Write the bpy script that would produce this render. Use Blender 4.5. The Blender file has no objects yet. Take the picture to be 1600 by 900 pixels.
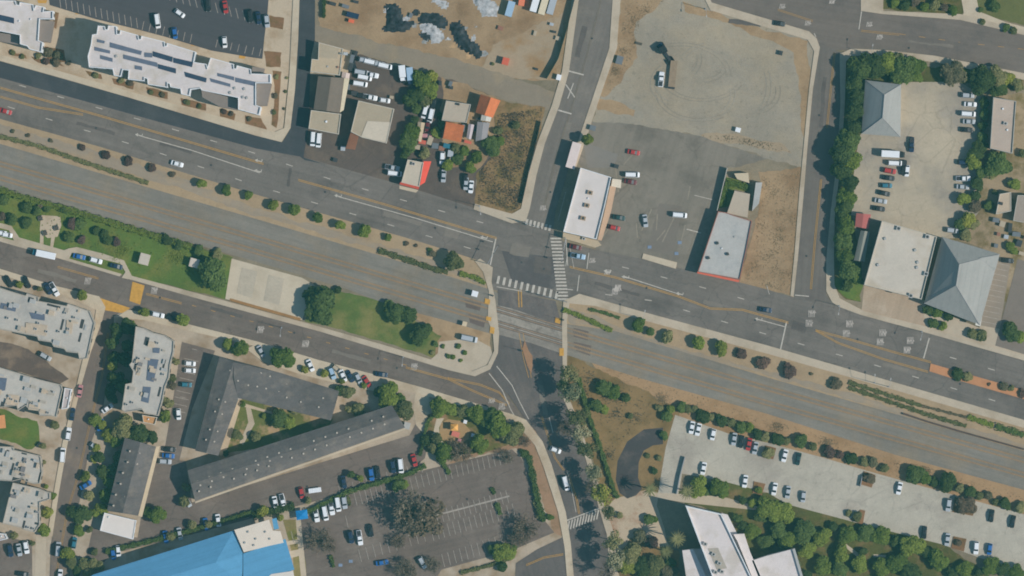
import bpy, bmesh, math, random
from mathutils import Vector
RND = random.Random(7)
S = 0.235            # metres per unit of the survey grid used for coordinates below (1600 x 900 units)
H = 3000.0           # flying height of the camera
K = (0.875, 0.945, 1.03); HZ = (.006, .020, .021)
scn = bpy.context.scene
COL = scn.collection
D = bpy.data
R = math.radians

# ------------------------------------------------------------------ helpers
def W(x, y, z=0.0):
    f = 1 - z / H
    return Vector(((x - 800) * S * f, (450 - y) * S * f, z))
def pts(s):
    return [tuple(float(v) for v in p.split(',')) for p in s.split()]
def s2l(v):
    v /= 255.0
    return v / 12.92 if v <= 0.04045 else ((v + 0.055) / 1.055) ** 2.4
def c(r, g, b):
    return tuple(min(0.86, max(.01, (s2l(v) - z) / k)) for v, k, z in zip((r, g, b), K, HZ))

def link(o, parent=None):
    COL.objects.link(o)
    if parent is not None:
        o.parent = parent
    return o
def mesh_obj(name, verts, faces, mat=None, parent=None, smooth=False):
    me = D.meshes.new(name)
    me.from_pydata([tuple(v) for v in verts], [], faces)
    if mat is not None:
        me.materials.append(mat)
    if smooth:
        for p in me.polygons: p.use_smooth = True
    me.update()
    return link(D.objects.new(name, me), parent)
def tag(o, label=None, cat=None, group=None, kind=None):
    if label: o['label'] = label
    if cat: o['category'] = cat
    if group: o['group'] = group
    if kind: o['kind'] = kind
    return o
def thing(name, label, cat, loc=(0, 0, 0), rot=0.0, group=None):
    o = D.objects.new(name, None)
    o.empty_display_size = 0.5
    o.location = loc
    o.rotation_euler = (0, 0, rot)
    link(o)
    return tag(o, label, cat, group)

class MB:
    """collects vertices and faces of one mesh"""
    def __init__(s): s.v = []; s.f = []
    def add(s, vs, fs):
        n = len(s.v); s.v += [tuple(v) for v in vs]; s.f += [tuple(i + n for i in f) for f in fs]
    def box(s, x0, x1, y0, y1, z0, z1, rot=0, at=(0, 0, 0)):
        vs = [(x, y, z) for z in (z0, z1) for x, y in ((x0, y0), (x1, y0), (x1, y1), (x0, y1))]
        if rot or at != (0, 0, 0):
            cr, sr = math.cos(rot), math.sin(rot)
            vs = [(at[0] + x * cr - y * sr, at[1] + x * sr + y * cr, at[2] + z) for x, y, z in vs]
        s.add(vs, [(3, 2, 1, 0), (4, 5, 6, 7), (0, 1, 5, 4), (1, 2, 6, 5), (2, 3, 7, 6), (3, 0, 4, 7)])
    def tube(s, p, q, r0, r1, n=8):
        p, q = Vector(p), Vector(q); d = (q - p)
        if d.length < 1e-6: return
        d.normalize(); a = d.orthogonal().normalized(); b = d.cross(a)
        vs = []
        for o, r in ((p, r0), (q, r1)):
            for k in range(n):
                t = 2 * math.pi * k / n
                vs.append(o + a * (r * math.cos(t)) + b * (r * math.sin(t)))
        fs = [(k, (k + 1) % n, n + (k + 1) % n, n + k) for k in range(n)] + [tuple(range(n - 1, -1, -1)), tuple(range(n, 2 * n))]
        s.add(vs, fs)
    def prism(s, poly, z0, z1):
        n = len(poly)
        s.add([(x, y, z0) for x, y in poly] + [(x, y, z1) for x, y in poly],
              [tuple(range(n - 1, -1, -1)), tuple(range(n, 2 * n))] + [(k, (k + 1) % n, n + (k + 1) % n, n + k) for k in range(n)])
    def obj(s, name, mat=None, parent=None, smooth=False):
        return mesh_obj(name, s.v, s.f, mat, parent, smooth)

def area(p):
    return 0.5 * sum(p[i][0] * p[(i + 1) % len(p)][1] - p[(i + 1) % len(p)][0] * p[i][1] for i in range(len(p)))
def ccw(p):
    return list(p) if area(p) > 0 else list(reversed(p))
def inset(p, d):
    n = len(p); out = []
    for i in range(n):
        a, b, e = Vector(p[i - 1]), Vector(p[i]), Vector(p[(i + 1) % n])
        u = (b - a).normalized(); w = (e - b).normalized()
        n1 = Vector((-u.y, u.x)); n2 = Vector((-w.y, w.x)); m = n1 + n2
        if m.length < 1e-4: m = n1.copy()
        m.normalize(); k = d / max(0.35, m.dot(n1))
        out.append((b.x + m.x * k, b.y + m.y * k))
    return out
def beyond(pl):
    """lets ground that reaches the edge of the survey run on past it"""
    out = []
    for x, y in pl:
        if x <= -10: x -= 170; y -= 48
        elif x >= 1610: x += 170; y += 48
        if y <= -10: y -= 120
        elif y >= 910: y += 120
        out.append((x, y))
    return out
def world_poly(pl, z=0.0):
    return ccw([(W(x, y, z).x, W(x, y, z).y) for x, y in pl])
def inside(x, y, p):
    r = False; j = len(p) - 1
    for i in range(len(p)):
        if (p[i][1] > y) != (p[j][1] > y) and x < (p[j][0] - p[i][0]) * (y - p[i][1]) / (p[j][1] - p[i][1]) + p[i][0]: r = not r
        j = i
    return r

# ------------------------------------------------------------------ materials
def new_mat(name):
    m = D.materials.new(name); m.use_nodes = True
    nt = m.node_tree
    return m, nt, nt.nodes['Principled BSDF']
def noise(nt, vec, scale, detail=3.0, rough=0.55):
    n = nt.nodes.new('ShaderNodeTexNoise'); n.inputs['Scale'].default_value = scale
    n.inputs['Detail'].default_value = detail; n.inputs['Roughness'].default_value = rough
    nt.links.new(vec, n.inputs['Vector']); return n.outputs['Fac']
def maprange(nt, src, a, b, lo, hi):
    n = nt.nodes.new('ShaderNodeMapRange'); n.inputs[1].default_value = a; n.inputs[2].default_value = b
    n.inputs[3].default_value = lo; n.inputs[4].default_value = hi
    nt.links.new(src, n.inputs[0]); return n.outputs[0]
def math2(nt, op, a, b):
    n = nt.nodes.new('ShaderNodeMath'); n.operation = op
    for i, v in enumerate((a, b)):
        if isinstance(v, (int, float)): n.inputs[i].default_value = v
        else: nt.links.new(v, n.inputs[i])
    return n.outputs[0]
def mixcol(nt, fac, a, b, mode='MIX'):
    n = nt.nodes.new('ShaderNodeMix'); n.data_type = 'RGBA'; n.blend_type = mode
    if isinstance(fac, (int, float)): n.inputs[0].default_value = fac
    else: nt.links.new(fac, n.inputs[0])
    for i, v in ((6, a), (7, b)):
        if isinstance(v, tuple): n.inputs[i].default_value = (*v[:3], 1)
        else: nt.links.new(v, n.inputs[i])
    return n.outputs[2]
def scalecol(nt, col, fac):
    n = nt.nodes.new('ShaderNodeVectorMath'); n.operation = 'SCALE'
    nt.links.new(col, n.inputs[0]) if not isinstance(col, tuple) else setattr(n.inputs[0], 'default_value', col[:3])
    nt.links.new(fac, n.inputs['Scale']); return n.outputs[0]
def ground_mat(name, col, var=0.12, tint=None, tscale=0.05, tlo=0.5, thi=0.65, streak=None, rough=0.92, fine=1.6, spots=0.0, joints=0.0, jw=4.5, jh=4.5, jang=14, cracks=0.0):
    """weathered horizontal surface: large stains, mid mottling and fine grain; STREAK: wear running along that heading"""
    m, nt, b = new_mat(name)
    g = nt.nodes.new('ShaderNodeNewGeometry'); pos = g.outputs['Position']
    big = noise(nt, pos, 0.045, 4); mid = noise(nt, pos, 0.35, 3); fin = noise(nt, pos, fine, 2)
    f = math2(nt, 'ADD', maprange(nt, big, 0.3, 0.7, 1 - var, 1 + var), maprange(nt, mid, 0.3, 0.7, -var * 0.6, var * 0.6))
    f = math2(nt, 'ADD', f, maprange(nt, fin, 0.3, 0.7, -var * 0.75, var * 0.75))
    if streak is not None:
        mp = nt.nodes.new('ShaderNodeMapping'); mp.vector_type = 'TEXTURE'
        mp.inputs['Rotation'].default_value = (0, 0, R(streak)); mp.inputs['Scale'].default_value = (28, 1, 1)
        nt.links.new(pos, mp.inputs['Vector'])
        st = noise(nt, mp.outputs[0], 0.75, 3, 0.6)
        st2 = noise(nt, mp.outputs[0], 0.24, 2, 0.5)
        f = math2(nt, 'ADD', f, math2(nt, 'ADD', maprange(nt, st, 0.3, 0.7, -var * 0.9, var * 0.9), maprange(nt, st2, 0.35, 0.65, -var * 0.55, var * 0.55)))
    colr = (col[0], col[1], col[2])
    if tint is not None:
        tn = noise(nt, pos, tscale, 6, 0.62)
        colr = mixcol(nt, maprange(nt, tn, tlo, thi, 0, 1), colr, tint)
    else:
        colr = mixcol(nt, 0.0, colr, colr)
    if spots:
        sn = noise(nt, pos, 0.55, 2, 0.5)
        f = math2(nt, 'SUBTRACT', f, maprange(nt, sn, 0.62, 0.72, 0, spots))
    if cracks:
        wn = noise(nt, pos, .5, 3); ad = nt.nodes.new('ShaderNodeVectorMath'); ad.operation = 'MULTIPLY_ADD'; nt.links.new(wn, ad.inputs[0]); ad.inputs[1].default_value = (2.5, 2.5, 0); nt.links.new(pos, ad.inputs[2])
        vo = nt.nodes.new('ShaderNodeTexVoronoi'); vo.feature = 'DISTANCE_TO_EDGE'; vo.inputs['Scale'].default_value = .085; nt.links.new(ad.outputs[0], vo.inputs['Vector'])
        f = math2(nt, 'SUBTRACT', f, math2(nt, 'MULTIPLY', maprange(nt, vo.outputs['Distance'], 0.004, .022, cracks, 0), maprange(nt, big, .42, .55, 0, 1)))
    if joints:
        br = nt.nodes.new('ShaderNodeTexBrick'); br.offset = 0.0
        br.inputs['Scale'].default_value = 1.0; br.inputs['Brick Width'].default_value = jw; br.inputs['Row Height'].default_value = jh
        br.inputs['Mortar Size'].default_value = 0.06
        mp = nt.nodes.new('ShaderNodeMapping'); mp.inputs['Rotation'].default_value = (0, 0, R(-jang)); nt.links.new(pos, mp.inputs['Vector'])
        nt.links.new(mp.outputs[0], br.inputs['Vector'])
        f = math2(nt, 'SUBTRACT', f, math2(nt, 'MULTIPLY', br.outputs['Fac'], joints))
    nt.links.new(scalecol(nt, colr, f), b.inputs['Base Color'])
    b.inputs['Roughness'].default_value = rough
    b.inputs['Specular IOR Level'].default_value = 0.25
    return m
def plain_mat(name, col, rough=0.6, var=0.06, metal=0.0, scale=0.8, spec=0.3, coat=0.0):
    m, nt, b = new_mat(name)
    tc = nt.nodes.new('ShaderNodeTexCoord')
    f = maprange(nt, noise(nt, tc.outputs['Object'], scale, 4), 0.3, 0.7, 1 - var, 1 + var)
    nt.links.new(scalecol(nt, mixcol(nt, 0.0, tuple(col), tuple(col)), f), b.inputs['Base Color'])
    b.inputs['Roughness'].default_value = rough; b.inputs['Metallic'].default_value = metal
    b.inputs['Specular IOR Level'].default_value = spec; b.inputs['Coat Weight'].default_value = coat
    return m
def leaf_mat(name, col, alt, var=0.45):
    m, nt, b = new_mat(name)
    tc = nt.nodes.new('ShaderNodeTexCoord'); oi = nt.nodes.new('ShaderNodeObjectInfo')
    ad = nt.nodes.new('ShaderNodeVectorMath'); ad.operation = 'ADD'
    nt.links.new(tc.outputs['Object'], ad.inputs[0]); nt.links.new(oi.outputs['Location'], ad.inputs[1])
    n1 = noise(nt, ad.outputs[0], 2.2, 3); n2 = noise(nt, ad.outputs[0], 9.0, 2)
    colr = mixcol(nt, maprange(nt, math2(nt, 'ADD', math2(nt, 'MULTIPLY', n1, 0.35), math2(nt, 'MULTIPLY', oi.outputs['Random'], 0.65)), 0.3, 0.7, 0, 1), tuple(col), tuple(alt))
    f = math2(nt, 'MULTIPLY', maprange(nt, n2, 0.3, 0.7, 1 - var, 1 + var), maprange(nt, oi.outputs['Random'], 0, 1, 0.72, 1.3))
    nt.links.new(scalecol(nt, colr, f), b.inputs['Base Color'])
    b.inputs['Roughness'].default_value = 0.75; b.inputs['Specular IOR Level'].default_value = 0.2
    return m
# ------------------------------------------------------------------ ground sheets
LV = 0.02
NLV = {}
def lift(lv):
    NLV[lv] = NLV.get(lv, 0) + 1
    return lv * LV + (NLV[lv] % 36) * 0.0005
def ragged(p, amp, step=1.6):
    r = random.Random(int(p[0].x * 13 + p[0].y * 7)); out = []
    for i, a in enumerate(p):
        b = p[(i + 1) % len(p)]; d = b - a; n = max(1, int(d.length / step)); u = d.normalized(); nn = Vector((-u.y, u.x, 0)); k = 0.0
        out.append(a)
        for j in range(1, n):
            k = k * .6 + r.uniform(-amp, amp); out.append(a + d * (j / n) + nn * k)
    return out
def sheet(name, s, mat, lv, kind='structure', parent=None):
    p = [W(x, y) for x, y in beyond(pts(s) if isinstance(s, str) else s)]
    if name.split('_')[0] in ('dry', 'bare', 'weedy', 'scrub', 'gravel', 'dirt', 'embankment', 'verge', 'track', 'planted', 'garden', 'lawn') and name not in ('garden_path',): p = ragged(p, .55)
    elif name in ('park_lawn', 'yard_ground', 'courtyard', 'planting_bed', 'play_area', 'asphalt_patch', 'plaza', 'old_car_park', 'rear_alley'): p = ragged(p, .25)
    z = lift(lv)
    o = mesh_obj(name, [(v.x, v.y, z) for v in p], [tuple(range(len(p)))], mat, parent)
    return tag(o, kind=kind) if parent is None else o
def slab(name, s, mat, h=0.29):
    h += (NLV.setdefault('slab', 0) % 20) * 0.0006; NLV['slab'] += 1
    p = world_poly(beyond(pts(s) if isinstance(s, str) else s))
    b = MB(); b.prism(p, -0.05, h); o = b.obj(name, mat); return tag(o, kind='structure')
def ribbon_pts(p, w):
    """left and right edge of a band of width w metres along points p (world xy)"""
    L, Rr = [], []
    n = len(p)
    for i in range(n):
        a = Vector(p[max(0, i - 1)]); b = Vector(p[min(n - 1, i + 1)]); d = (b - a).normalized()
        nn = Vector((-d.y, d.x)) * w * 0.5
        L.append((p[i][0] + nn.x, p[i][1] + nn.y)); Rr.append((p[i][0] - nn.x, p[i][1] - nn.y))
    return L, Rr
def wxy(s):
    return [(W(x, y).x, W(x, y).y) for x, y in (pts(s) if isinstance(s, str) else s)]
class Paint:
    """painted marks that belong together, collected as flat strips"""
    def __init__(s, name, mat, lv): s.b = MB(); s.name = name; s.mat = mat; s.z0 = lv * LV; s.k = 0
    @property
    def z(s):
        return s.z0 + (s.k % 24) * 0.0005
    def line(s, p, w=0.15):
        s.k += 1; p = wxy(p); L, Rr = ribbon_pts(p, w)
        for i in range(len(p) - 1):
            s.b.add([(*L[i], s.z), (*Rr[i], s.z), (*Rr[i + 1], s.z), (*L[i + 1], s.z)], [(0, 1, 2, 3)])
    def dashes(s, p, step, ln, w=0.15, off=0.0):
        p = [Vector(q) for q in wxy(p)]; t = off; acc = 0.0
        for a, b in zip(p, p[1:]):
            d = (b - a).length; u = (b - a) / d; nn = Vector((-u.y, u.x)) * w / 2
            while t < acc + d:
                q = a + u * (t - acc); e = a + u * min(d, t - acc + ln)
                s.b.add([(*(q + nn), s.z), (*(q - nn), s.z), (*(e - nn), s.z), (*(e + nn), s.z)], [(0, 1, 2, 3)])
                t += step
            acc += d
    def stalls(s, p0, p1, n, dx, dy, w=0.2, skip=()):
        for i in range(n + 1):
            if i in skip: continue
            t = i / n; x = p0[0] + (p1[0] - p0[0]) * t; y = p0[1] + (p1[1] - p0[1]) * t
            s.line([(x, y), (x + dx, y + dy)], w)
    def bars(s, p0, p1, n, ux, uy, w):
        """crosswalk bars: n bars spread from p0 to p1, each running along (ux, uy)"""
        for i in range(n):
            t = (i + 0.5) / n; x = p0[0] + (p1[0] - p0[0]) * t; y = p0[1] + (p1[1] - p0[1]) * t
            s.line([(x - ux / 2, y - uy / 2), (x + ux / 2, y + uy / 2)], w)
    def quad(s, p):
        s.k += 1; q = wxy(p); s.b.add([(*v, s.z) for v in q], [tuple(range(len(q)))])
    def done(s, parent=None):
        o = s.b.obj(s.name, s.mat, parent)
        return tag(o, kind='structure') if parent is None else o

# ------------------------------------------------------------------ labels for repeats
ORD = 'first second third fourth fifth sixth seventh eighth ninth tenth eleventh twelfth thirteenth fourteenth fifteenth sixteenth seventeenth eighteenth nineteenth twentieth'.split()
def ordinal(i):
    return ORD[i] if i < 20 else 'twenty-' + ORD[i - 20]
def label_row(items, where, axis='x'):
    """items: [(description, x, y)] -> one label each; a count along the row is added only where looks alone do not decide"""
    by = {}
    for i, (d, x, y) in enumerate(items): by.setdefault(d, []).append((x if axis == 'x' else y, i))
    out = [None] * len(items)
    end = 'from the left' if axis == 'x' else 'from the top'
    for d, l in by.items():
        l.sort()
        for k, (_, i) in enumerate(l):
            if len(l) == 1: out[i] = f'{d} {where}'
            elif len(l) == 2: out[i] = f"{('leftmost' if k == 0 else 'rightmost') if axis == 'x' else ('upper' if k == 0 else 'lower')} {d} {where}"
            elif k == len(l) - 1: out[i] = f"{'rightmost' if axis == 'x' else 'lowest'} {d} {where}"
            else: out[i] = f'{ordinal(k)} {d} {end} {where}'
    return out

# ------------------------------------------------------------------ vehicles
PAINT = {'white': (.80, .80, .80), 'silver': (.42, .44, .46), 'grey': (.16, .17, .18), 'black': (.015, .017, .02), 'navy': (.012, .03, .07),
         'blue': (.02, .12, .36), 'red': (.42, .03, .03), 'maroon': (.13, .015, .02), 'green': (.015, .05, .05), 'tan': (.45, .36, .25),
         'teal': (.03, .16, .22), 'pale blue': (.35, .48, .6), 'pink': (.5, .22, .22)}
PM = {k: plain_mat('paint_' + k.replace(' ', '_'), v, 0.5, 0.02, 0.0, 0.5, 0.35, 0.0) for k, v in PAINT.items()}
GLASS = plain_mat('tinted_glass', (.02, .026, .032), 0.35, 0.05, 0, 1, 0.5)
RUBBER = plain_mat('rubber', (.02, .02, .02), 0.85)
LAMPM = plain_mat('lamp_lens', (.7, .7, .68), 0.2)
BEDM = plain_mat('bed_shade_and_chassis', (.04, .04, .045), 0.8)  # dark truck frames; on pickups the painted shade of the open bed
STEEL = plain_mat('galvanised_steel', (.36, .37, .38), 0.5, 0.1, 0.4)
SPEC = {  # length, half width, height, hood z, trunk z, roof front, roof rear, base front, base rear
 'sedan': (4.7, .92, 1.44, .92, .98, .45, -1.0, 1.25, -1.75),
 'hatchback': (4.2, .9, 1.5, .95, 1.0, .45, -1.45, 1.2, -1.95),
 'suv': (4.8, .97, 1.75, 1.08, 1.1, .5, -1.85, 1.2, -2.3),
 'van': (5.4, 1.0, 2.1, 1.15, 1.3, 1.2, -2.5, 1.95, -2.68),
 'pickup': (5.6, 1.0, 1.8, 1.12, 1.05, .75, -.45, 1.4, -.7)}
def build_vehicle(kind):
    """[(part name, mesh, takes the paint colour)]"""
    L, w, hh, zh, zt, rf, rr, bf, br = SPEC[kind]; h2 = L / 2; parts = []
    b = MB()
    st = [(-h2, w * .78, .42, zt * .80), (-h2 + .16, w * .93, .3, zt * .97), (br, w, .26, zt), (0, w, .26, (zh + zt) / 2 + .02), (bf, w, .26, zh + .02),
          (h2 - .42, w * .95, .28, zh * .90), (h2 - .1, w * .84, .32, zh * .74), (h2, w * .7, .42, zh * .62)]
    rings = []
    for x, ww, z0, z1 in st:
        zm = z0 + (z1 - z0) * .62
        rings.append([(x, -ww * .94, z0), (x, -ww, zm), (x, -ww * .86, z1), (x, ww * .86, z1), (x, ww, zm), (x, ww * .94, z0)])
    vs = [v for r in rings for v in r]; fs = []
    for i in range(len(rings) - 1):
        for k in range(6):
            k2 = (k + 1) % 6; fs.append((i * 6 + k, i * 6 + k2, (i + 1) * 6 + k2, (i + 1) * 6 + k))
    fs += [tuple(range(5, -1, -1)), tuple(range(len(vs) - 6, len(vs)))]
    b.add(vs, fs)
    zb = max(zh, zt) - .03; wr, wb = w * .70, w * .85
    rz = hh
    b.add([(rr, -wr, rz), (rf, -wr, rz), (rf, wr, rz), (rr, wr, rz), (rr + .1, -wr * .8, rz + .04), (rf - .1, -wr * .8, rz + .04), (rf - .1, wr * .8, rz + .04), (rr + .1, wr * .8, rz + .04)],
          [(0, 1, 5, 4), (1, 2, 6, 5), (2, 3, 7, 6), (3, 0, 4, 7), (4, 5, 6, 7)])
    me = b
    parts.append(('body', me, True))
    q = lambda p: (lambda m: (m.add(p, [(0, 1, 2, 3)]), m)[1])(MB())
    parts.append(('windscreen', q([(bf, -wb, zb), (bf, wb, zb), (rf, wr, rz), (rf, -wr, rz)]), False))
    parts.append(('rear_window', q([(br, wb, zb), (br, -wb, zb), (rr, -wr, rz), (rr, wr, rz)]), False))
    for s in (-1, 1):
        parts.append(('side_window', q([(br, s * wb, zb), (bf, s * wb, zb), (rf, s * wr, rz), (rr, s * wr, rz)]), False))
    for s in (-1, 1):
        m = MB(); m.box(h2 - .2, h2 - .03, s * w * .62 - .16, s * w * .62 + .16, zh * .58, zh * .72); parts.append(('headlight', m, False))
    if kind == 'pickup':
        m = MB(); m.box(-h2 + .25, br - .1, -w * .74, w * .74, zt + .005, zt + .03); parts.append(('cargo_bed', m, False))  # flat dark plate, coloured like the shaded hollow of an open bed
    for x in (-h2 + .95, h2 - .95):
        for s in (-1, 1):
            m = MB(); m.tube((x, s * (w - .2), .33), (x, s * (w + .01), .33), .33, .33, 10); parts.append(('wheel', m, False))
    return parts
VMESH = {}
def vehicle_meshes(kind):
    if kind not in VMESH:
        out = []
        for n, m, painted in build_vehicle(kind):
            me = D.meshes.new(f'{kind}_{n}'); me.from_pydata(m.v, [], m.f)
            mat = PM['white'] if painted else {'wheel': RUBBER, 'headlight': LAMPM, 'cargo_bed': BEDM}.get(n, GLASS)
            me.materials.append(mat); out.append((n, me, painted))
        VMESH[kind] = out
    return VMESH[kind]
CARNAME = {'sedan': 'parked_sedan', 'hatchback': 'parked_hatchback', 'suv': 'parked_suv', 'van': 'parked_van', 'pickup': 'parked_pickup'}
def vehicle(x, y, ang, colour, kind, label, group=None, z=0.17, moving=False):
    p = W(x, y)
    r = thing(('driving_car' if moving else CARNAME[kind]), label, {'suv': 'car', 'sedan': 'car', 'hatchback': 'car'}.get(kind, kind), (p.x, p.y, z), R(-ang), group)
    for n, me, painted in vehicle_meshes(kind):
        o = link(D.objects.new(n, me), r)
        if painted:
            o.material_slots[0].link = 'OBJECT'; o.material_slots[0].material = PM[colour]
    return r
KSH = {'s': 'sedan', 'h': 'hatchback', 'u': 'suv', 'v': 'van', 'p': 'pickup'}
def car_row(group, where, data, axis='x', z=0.17, moving=False):
    """data: 'x,y,angle,colour,kind ...'"""
    it = []
    for t in data.split(';'):
        t = t.strip()
        if not t: continue
        x, y, a, col, k = t.split(','); it.append((float(x), float(y), float(a), col.strip(), KSH[k.strip()]))
    kn = {'suv': 'SUV'}
    labs = label_row([(f'{col} {kn.get(k, k)}', x, y) for x, y, a, col, k in it], where, axis)
    for (x, y, a, col, k), lb in zip(it, labs): vehicle(x, y, a + RND.uniform(-2, 2), col, k, lb, group, z, moving)
def box_truck(x, y, ang, ln, label, cabcol='white', boxcol='white', group=None):
    p = W(x, y); r = thing('box_truck', label, 'truck', (p.x, p.y, .17), R(-ang), group)
    w = 1.2; b = MB(); b.box(-ln / 2, ln / 2 - 2.0, -w, w, .9, 3.3); b.box(-ln / 2 + .1, ln / 2 - 2.1, -w + .12, w - .12, 3.3, 3.36)
    b.obj('cargo_box', PM[boxcol], r)
    b = MB(); h2 = ln / 2
    b.add([(h2 - 1.9, -1, .5), (h2, -1, .5), (h2, 1, .5), (h2 - 1.9, 1, .5), (h2 - 1.9, -1, 2.4), (h2 - .75, -.95, 2.4), (h2 - .75, .95, 2.4), (h2 - 1.9, 1, 2.4), (h2, -.95, 1.35), (h2, .95, 1.35)],
          [(0, 1, 2, 3), (4, 5, 6, 7), (0, 1, 8, 5, 4), (3, 7, 6, 9, 2), (1, 2, 9, 8), (0, 4, 7, 3)])
    b.obj('cab', PM[cabcol], r)
    b = MB(); b.add([(h2 - .03, -.88, 1.42), (h2 - .03, .88, 1.42), (h2 - .72, .84, 2.36), (h2 - .72, -.84, 2.36)], [(0, 1, 2, 3)]); b.obj('windscreen', GLASS, r)
    for v in r.children[-1].data.vertices: v.co.x += .03
    b = MB(); b.box(-ln / 2, ln / 2 - .3, -.5, .5, .55, .9); b.obj('chassis', BEDM, r)
    for xx in (-ln / 2 + 1.3, h2 - 1.1):
        for s in (-1, 1):
            b = MB(); b.tube((xx, s * .8, .45), (xx, s * 1.1, .45), .45, .45, 10); b.obj('wheel', RUBBER, r)
    return r

# ------------------------------------------------------------------ vegetation
def rnd_unit(r):
    while True:
        v = Vector((r.uniform(-1, 1), r.uniform(-1, 1), r.uniform(-1, 1)))
        if .05 < v.length < 1: return v.normalized()
def leaf_quad(b, p, nrm, s, r):
    a = nrm.orthogonal().normalized(); d = nrm.cross(a); t = r.uniform(0, 6.28)
    u = a * math.cos(t) + d * math.sin(t); v = nrm.cross(u); k = r.uniform(.55, 1.2) * s
    b.add([p - u * k - v * k * .3, p + u * k * .2 - v * k * .8, p + u * k + v * k * .2, p - u * k * .1 + v * k * .8], [(0, 1, 2, 3)])
def crown_mesh(name, seed, leaves, size, lobes, zs=.8, spread=.62):
    r = random.Random(seed); b = MB(); lob = []
    for i in range(lobes):
        v = rnd_unit(r); v.z = abs(v.z) * .9 - .25; d = r.uniform(.35, spread)
        lob.append((Vector((v.x * d, v.y * d, v.z * d * zs)), r.uniform(.26, .46)))
    lob.append((Vector((0, 0, .05)), .45))
    tot = sum(q[1] ** 2 for q in lob)
    for ctr, rad in lob:
        for i in range(int(leaves * rad ** 2 / tot)):
            n = rnd_unit(r); dd = rad * r.uniform(.72, 1.08)
            leaf_quad(b, ctr + Vector((n.x * dd, n.y * dd, n.z * dd * zs)), (n + rnd_unit(r) * .7 + Vector((0, 0, .35))).normalized(), size, r)
    me = D.meshes.new(name); me.from_pydata([tuple(v) for v in b.v], [], b.f); return me
def twig_mesh(name, seed, n1=10, n2=6, n3=5, leaves=0):
    """bare crown: limbs, branches and fine twigs in a unit sphere"""
    r = random.Random(seed); b = MB(); base = Vector((0, 0, -.75))
    for i in range(n1):
        t = 6.283 * (i + r.random() * .6) / n1; d = Vector((math.cos(t) * r.uniform(.35, .75), math.sin(t) * r.uniform(.35, .75), r.uniform(-.1, .55)))
        b.tube(base, d, .035, .018, 5)
        for j in range(n2):
            s0 = base.lerp(d, r.uniform(.5, 1)); e = d + rnd_unit(r) * r.uniform(.25, .5)
            if e.length > 1: e.normalize()
            b.tube(s0, e, .014, .008, 4)
            for k in range(n3):
                s1 = s0.lerp(e, r.uniform(.4, 1)); b.tube(s1, s1 + rnd_unit(r) * r.uniform(.12, .3), .008, .004, 3)
                for q in range(leaves): leaf_quad(b, s1 + rnd_unit(r) * r.uniform(.05, .22), rnd_unit(r), .05, r)
    me = D.meshes.new(name); me.from_pydata([tuple(v) for v in b.v], [], b.f); return me
def trunk_mesh(name, seed):
    r = random.Random(seed); b = MB(); b.tube((0, 0, 0), (.02, .01, .62), .06, .042, 8)
    for i in range(5):
        t = 6.283 * i / 5 + r.random(); b.tube((.02, .01, .55), (math.cos(t) * .38, math.sin(t) * .38, r.uniform(.85, 1.1)), .034, .014, 6)
    b.tube((.02, .01, .6), (0, .03, 1.1), .04, .015, 6)
    me = D.meshes.new(name); me.from_pydata([tuple(v) for v in b.v], [], b.f); return me
LEAF = {'dark': leaf_mat('foliage_dark', (.052, .078, .017), (.072, .10, .022)), 'mid': leaf_mat('foliage_mid', (.092, .135, .017), (.13, .155, .022)),
        'bright': leaf_mat('foliage_bright', (.15, .175, .022), (.19, .19, .03)), 'olive': leaf_mat('foliage_olive', (.13, .135, .045), (.17, .155, .06)),
        'brown': leaf_mat('foliage_brown', (.14, .10, .06), (.10, .09, .045)), 'purple': leaf_mat('foliage_purple', (.085, .05, .04), (.11, .065, .045)),
        'pale': leaf_mat('foliage_pale', (.19, .20, .10), (.22, .20, .11)), 'twig': leaf_mat('bare_twigs', (.18, .13, .085), (.14, .11, .075), .25),
        'dry': leaf_mat('dry_grass_blades', (.26, .19, .10), (.19, .13, .07), .35), 'grass': leaf_mat('lawn_blades', (.07, .11, .035), (.10, .12, .05), .3)}
BARK = plain_mat('bark', (.10, .08, .06), .9, .2)
CROWN_S = [crown_mesh(f'crown_small_{i}', 11 + i, 1500, .16, 9, .85, .55) for i in range(4)]
CROWN_L = [crown_mesh(f'crown_large_{i}', 31 + i, 4200, .095, 18, .78, .72) for i in range(4)]
CROWN_T = [crown_mesh(f'crown_thin_{i}', 51 + i, 1250, .085, 14, .9, .78) for i in range(3)]
TWIG = [twig_mesh(f'bare_crown_{i}', 71 + i, leaves=2) for i in range(3)]
TRUNK = [trunk_mesh(f'trunk_{i}', 91 + i) for i in range(3)]
for me in CROWN_S + CROWN_L + CROWN_T + TWIG: me.materials.append(LEAF['mid'])
for me in TRUNK: me.materials.append(BARK)
NAMES = {'dark': 'dark green', 'mid': 'green', 'bright': 'bright green', 'olive': 'olive green', 'brown': 'brown leaved', 'purple': 'purple leaved', 'pale': 'pale green', 'twig': 'bare grey'}
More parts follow.
